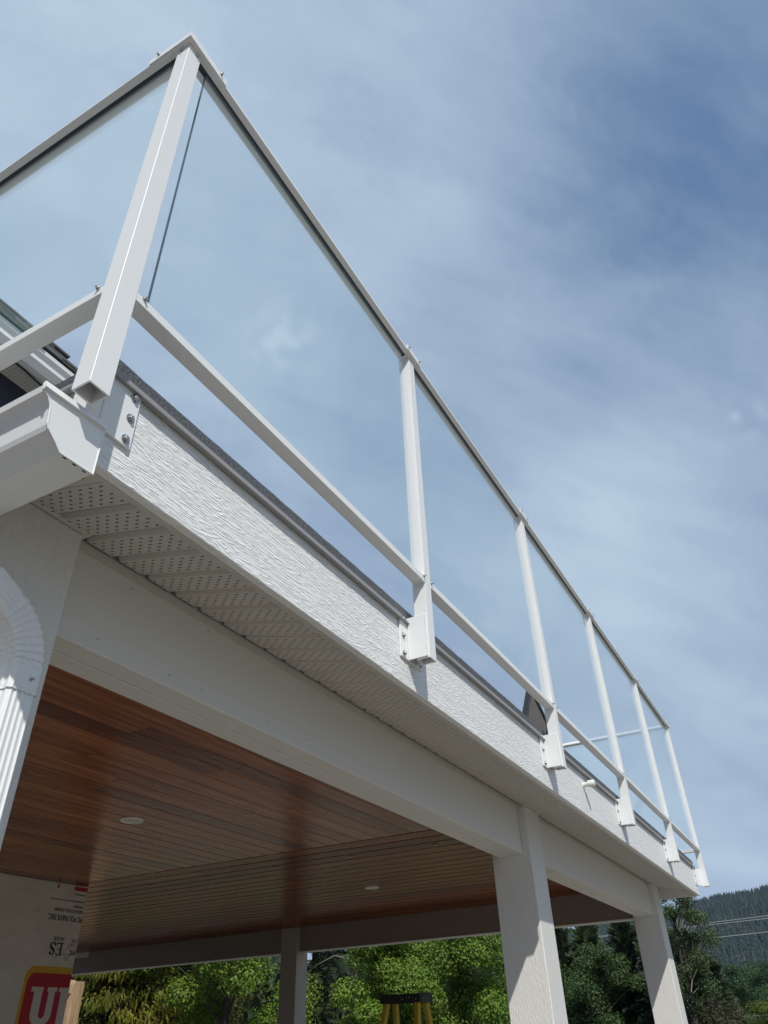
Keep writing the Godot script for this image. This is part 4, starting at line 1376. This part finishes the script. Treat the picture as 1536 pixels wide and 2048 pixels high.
func trees() -> void:
	make_leaf_meshes()
	var bright := Color(0.125, 0.205, 0.020)
	var mid := Color(0.05, 0.115, 0.02)
	var olive := Color(0.062, 0.088, 0.02)
	var pine := Color(0.044, 0.072, 0.032)
	cedar("yellow green drooping cedar tree, the one beside the timber post", Vector3(12.5, 0, -16.0), 8.0, 2.5, 42000, Color(0.135, 0.185, 0.018))
	cedar("yellow green drooping cedar tree right of the one by the timber post", Vector3(13.8, 0, -13.9), 8.5, 2.2, 42000, Color(0.155, 0.185, 0.018))
	cedar("drooping cedar tree left of the bright maple", Vector3(16.5, 0, -15.2), 9.0, 2.6, 34000, Color(0.12, 0.14, 0.018))
	broad_tree("maple_tree", "bright green leafy maple left of the rear deck post", Vector3(14.5, 0, -11.3), 6.2, 1.75, 52650, 0.060, bright, 0.06, "maple trees beyond the patio")
	conifer("fir_tree", "dark fir with a bare lower trunk just right of the rear deck post", Vector3(20, 0, -12.9), 8.5, 1.6, Color(0.045, 0.062, 0.02), 0.55, 1.3, 0.12, "conifers beyond the patio")
	tall_trunk()
	broad_tree("maple_tree", "bright green leafy maple behind the step ladder", Vector3(15.5, 0, -7.85), 3.55, 1.35, 49140, 0.056, bright, 0.04, "maple trees beyond the patio")
	broad_tree("maple_tree", "bright green leafy maple between the ladder and the middle column", Vector3(17.5, 0, -7.0), 3.7, 1.45, 49140, 0.060, Color(0.115, 0.195, 0.020), 0.04, "maple trees beyond the patio")
	broad_tree("maple_tree", "mid green leafy tree behind the maples, in front of the pale trunk", Vector3(19, 0, -9.6), 4.6, 1.6, 38610, 0.067, Color(0.095, 0.165, 0.022), 0.08, "maple trees beyond the patio")
	broad_tree("birch_tree", "loose leafy birch against the sky under the end beam", Vector3(23, 0, -8.5), 4.7, 1.4, 14742, 0.072, Color(0.045, 0.095, 0.022), 0.25, "leafy trees beyond the patio")
	broad_tree("birch_tree", "small loose leafy birch left of the sky gap by the middle column", Vector3(25, 0, -10.6), 5.0, 1.3, 11232, 0.077, Color(0.05, 0.10, 0.024), 0.3, "leafy trees beyond the patio")
	conifer("fir_tree", "slim dark fir in the sky gap left of the middle column", Vector3(29, 0, -10.2), 5.3, 0.95, pine, 0.9, 1.1, 0.05, "conifers beyond the patio")
	conifer("fir_tree", "tall slim dark fir half behind the middle column", Vector3(31, 0, -10.9), 5.0, 0.9, Color(0.045, 0.072, 0.040), 0.9, 1.1, 0.05, "conifers beyond the patio")
	conifer("fir_tree", "dark fir just right of the middle column", Vector3(27, 0, -7.55), 4.3, 1.0, pine, 0.9, 1.0, 0.05, "conifers beyond the patio")
	conifer("fir_tree", "bushy dark fir in the middle of the right hand bay", Vector3(26, 0, -6.35), 4.35, 1.35, Color(0.056, 0.092, 0.036), 1.1, 1.0, 0.05, "conifers beyond the patio")
	conifer("fir_tree", "dark fir with spiky top next to the far column", Vector3(25, 0, -4.95), 4.25, 1.15, pine, 1.1, 1.0, 0.05, "conifers beyond the patio")
	conifer("fir_tree", "tall dark fir mostly hidden by the far column", Vector3(24.5, 0, -4.05), 4.5, 0.95, Color(0.034, 0.058, 0.030), 1.1, 1.0, 0.05, "conifers beyond the patio")
	broad_tree("birch_tree", "mid green leafy tree low between the firs of the right hand bay", Vector3(24, 0, -5.75), 3.5, 1.3, 28080, 0.058, Color(0.050, 0.095, 0.026), 0.06, "leafy trees beyond the patio")
	broad_tree("aspen_tree", "tall leafy aspen whose top shows right of the far column", Vector3(22, 0, -2.95), 4.55, 0.85, 14742, 0.048, Color(0.062, 0.100, 0.034), 0.45, "leafy trees beyond the patio")
	conifer("fir_tree", "dark fir below the aspen, right of the far column", Vector3(24.8, 0, -3.25), 3.7, 0.95, Color(0.044, 0.074, 0.030), 1.1, 1.0, 0.03, "conifers beyond the patio")
	conifer("fir_tree", "small dark fir right of the dead tree", Vector3(26.5, 0, -2.95), 3.05, 0.8, Color(0.03, 0.055, 0.022), 1.1, 0.9, 0.03, "conifers beyond the patio")
	dead_tree()
	broad_tree("shrub", "brownish low shrub at the foot of the dead tree", Vector3(23, 0, -3.0), 1.95, 1.2, 17550, 0.048, Color(0.06, 0.055, 0.025), 0.05, "shrubs below the hill")
	broad_tree("shrub", "olive low shrub between the dead tree and the round trees", Vector3(27, 0, -2.75), 2.0, 1.2, 15795, 0.048, olive, 0.05, "shrubs below the hill")
	broad_tree("shrub", "yellow green shrub at the lower right edge", Vector3(26, 0, -1.45), 1.95, 0.9, 17550, 0.043, Color(0.11, 0.15, 0.015), 0.05, "shrubs below the hill")
	conifer("fir_tree", "small brownish fir left of the round trees below the hill", Vector3(44, 0, -5.6), 2.9, 0.9, Color(0.045, 0.048, 0.026), 1.1, 1.1, 0.02, "conifers beyond the patio")
	broad_tree("round_tree", "rounded green tree below the hill, the left one", Vector3(58, 0, -5.9), 4.35, 1.9, 31590, 0.082, Color(0.040, 0.085, 0.028), 0.05, "round trees below the hill")
	broad_tree("round_tree", "rounded green tree below the hill at the right edge", Vector3(66, 0, -4.4), 4.9, 2.2, 31590, 0.086, Color(0.032, 0.070, 0.030), 0.05, "round trees below the hill")
	broad_tree("round_tree", "darker rounded tree behind the two round trees", Vector3(84, 0, -8.2), 4.6, 2.6, 22815, 0.106, Color(0.028, 0.060, 0.028), 0.05, "round trees below the hill")
	# the mass of wood behind, which nobody could count
	var xf := []
	var cols := []
	for i in 46000:
		var x := rng.randf_range(30, 62)
		var z := 0.84 - (x + 0.56) * rng.randf_range(0.17, 1.35)
		var v := -(z - 0.84) / (x + 0.56)
		var top := 1.6 + x * (0.055 + 0.05 * smoothstep(0.42, 0.9, v) + 0.018 * sin(v * 43.0) + 0.012 * sin(v * 91.0 + x * 0.4))
		var y := top * sqrt(rng.randf())
		var f := (rand_dir() + Vector3(0, -0.3, 0)).normalized()
		var up := rand_dir()
		up = (up - f * up.dot(f)).normalized()
		var s := rng.randf_range(0.35, 0.8)
		xf.append(Transform3D(Basis(up.cross(f) * s, up * s, f * s), Vector3(x, y, z)))
		var g := rng.randf_range(0.5, 1.3)
		cols.append(Color(0.030 * g, 0.052 * g, 0.020 * g))
	tag(scatter(self, "far_wood", spray_mesh, xf, cols, M.needle), "dense dark wood filling in behind the nearer trees", "wood", "", "stuff")

func tall_trunk() -> void:
	var at := Vector3(19.5, 0, -11.15)
	var t := thing("pine_tree", "tall pine with a straight grey bare trunk left of the ladder", "tree", at)
	var st := mb()
	tube(st, [Vector3.ZERO, Vector3(0.03, 3.0, 0.05), Vector3(0.0, 6.0, 0.0), Vector3(0, 9.5, 0)], [0.20, 0.165, 0.13, 0.03], 9)
	part(t, "trunk", st, M.dead_wood)
	st = mb()
	for i in 16:
		var y := rng.randf_range(1.5, 4.2)
		var a := rng.randf() * TAU
		var L := rng.randf_range(0.4, 1.1)
		tube(st, [Vector3(0, y, 0), Vector3(cos(a) * L * 0.5, y + 0.10, sin(a) * L * 0.5), Vector3(cos(a) * L, y - 0.12, sin(a) * L)], [0.02, 0.012, 0.005], 4, false)
	part(t, "limbs", st, M.dead_wood)
	var xf := []
	var cols := []
	for i in 2600:
		var u := rng.randf_range(0.5, 1.0)
		var a := rng.randf() * TAU
		var k := sqrt(rng.randf()) * 1.7 * (1.1 - u * 0.9)
		var f := (Vector3(cos(a), 0.2, sin(a)) + rand_dir() * 0.6).normalized()
		var up := (Vector3.UP - f * f.y).normalized()
		var s := rng.randf_range(0.2, 0.4)
		xf.append(Transform3D(Basis(up.cross(f) * s, up * s, f * s), Vector3(cos(a) * k, u * 9.5, sin(a) * k)))
		var g := rng.randf_range(0.6, 1.3)
		cols.append(Color(0.04 * g, 0.065 * g, 0.022 * g))
	scatter(t, "crown", spray_mesh, xf, cols, M.needle)

func power_lines() -> void:
	var lines := [[Vector3(45, 5.556, -12.642), Vector3(45, 5.889, -2.103), "upper overhead wire crossing in front of the hill", 0.026], [Vector3(45, 5.55, -12.0), Vector3(45, 5.773, -2.14), "overhead wire just below the upper one", 0.026],
		[Vector3(45, 4.947, -11.685), Vector3(45, 5.197, -2.323), "lower overhead wire crossing the dead tree", 0.028], [Vector3(45, 1.744, -7.108), Vector3(45, 1.838, -3.391), "lowest overhead wire near the bottom of the picture", 0.016]]
	for l in lines:
		var a: Vector3 = l[0]
		var b: Vector3 = l[1]
		var st := mb()
		var pts := []
		for i in 31:
			var u := -1.2 + 3.4 * i / 30.0
			pts.append(a.lerp(b, u) + Vector3(0, 0.02 * (u - 0.0) * (u - 1.0), 0))
		tube(st, pts, [l[3]], 6)
		tag(part(self, "power_line", st, M.wire), l[2], "power line", "overhead wires before the hill")
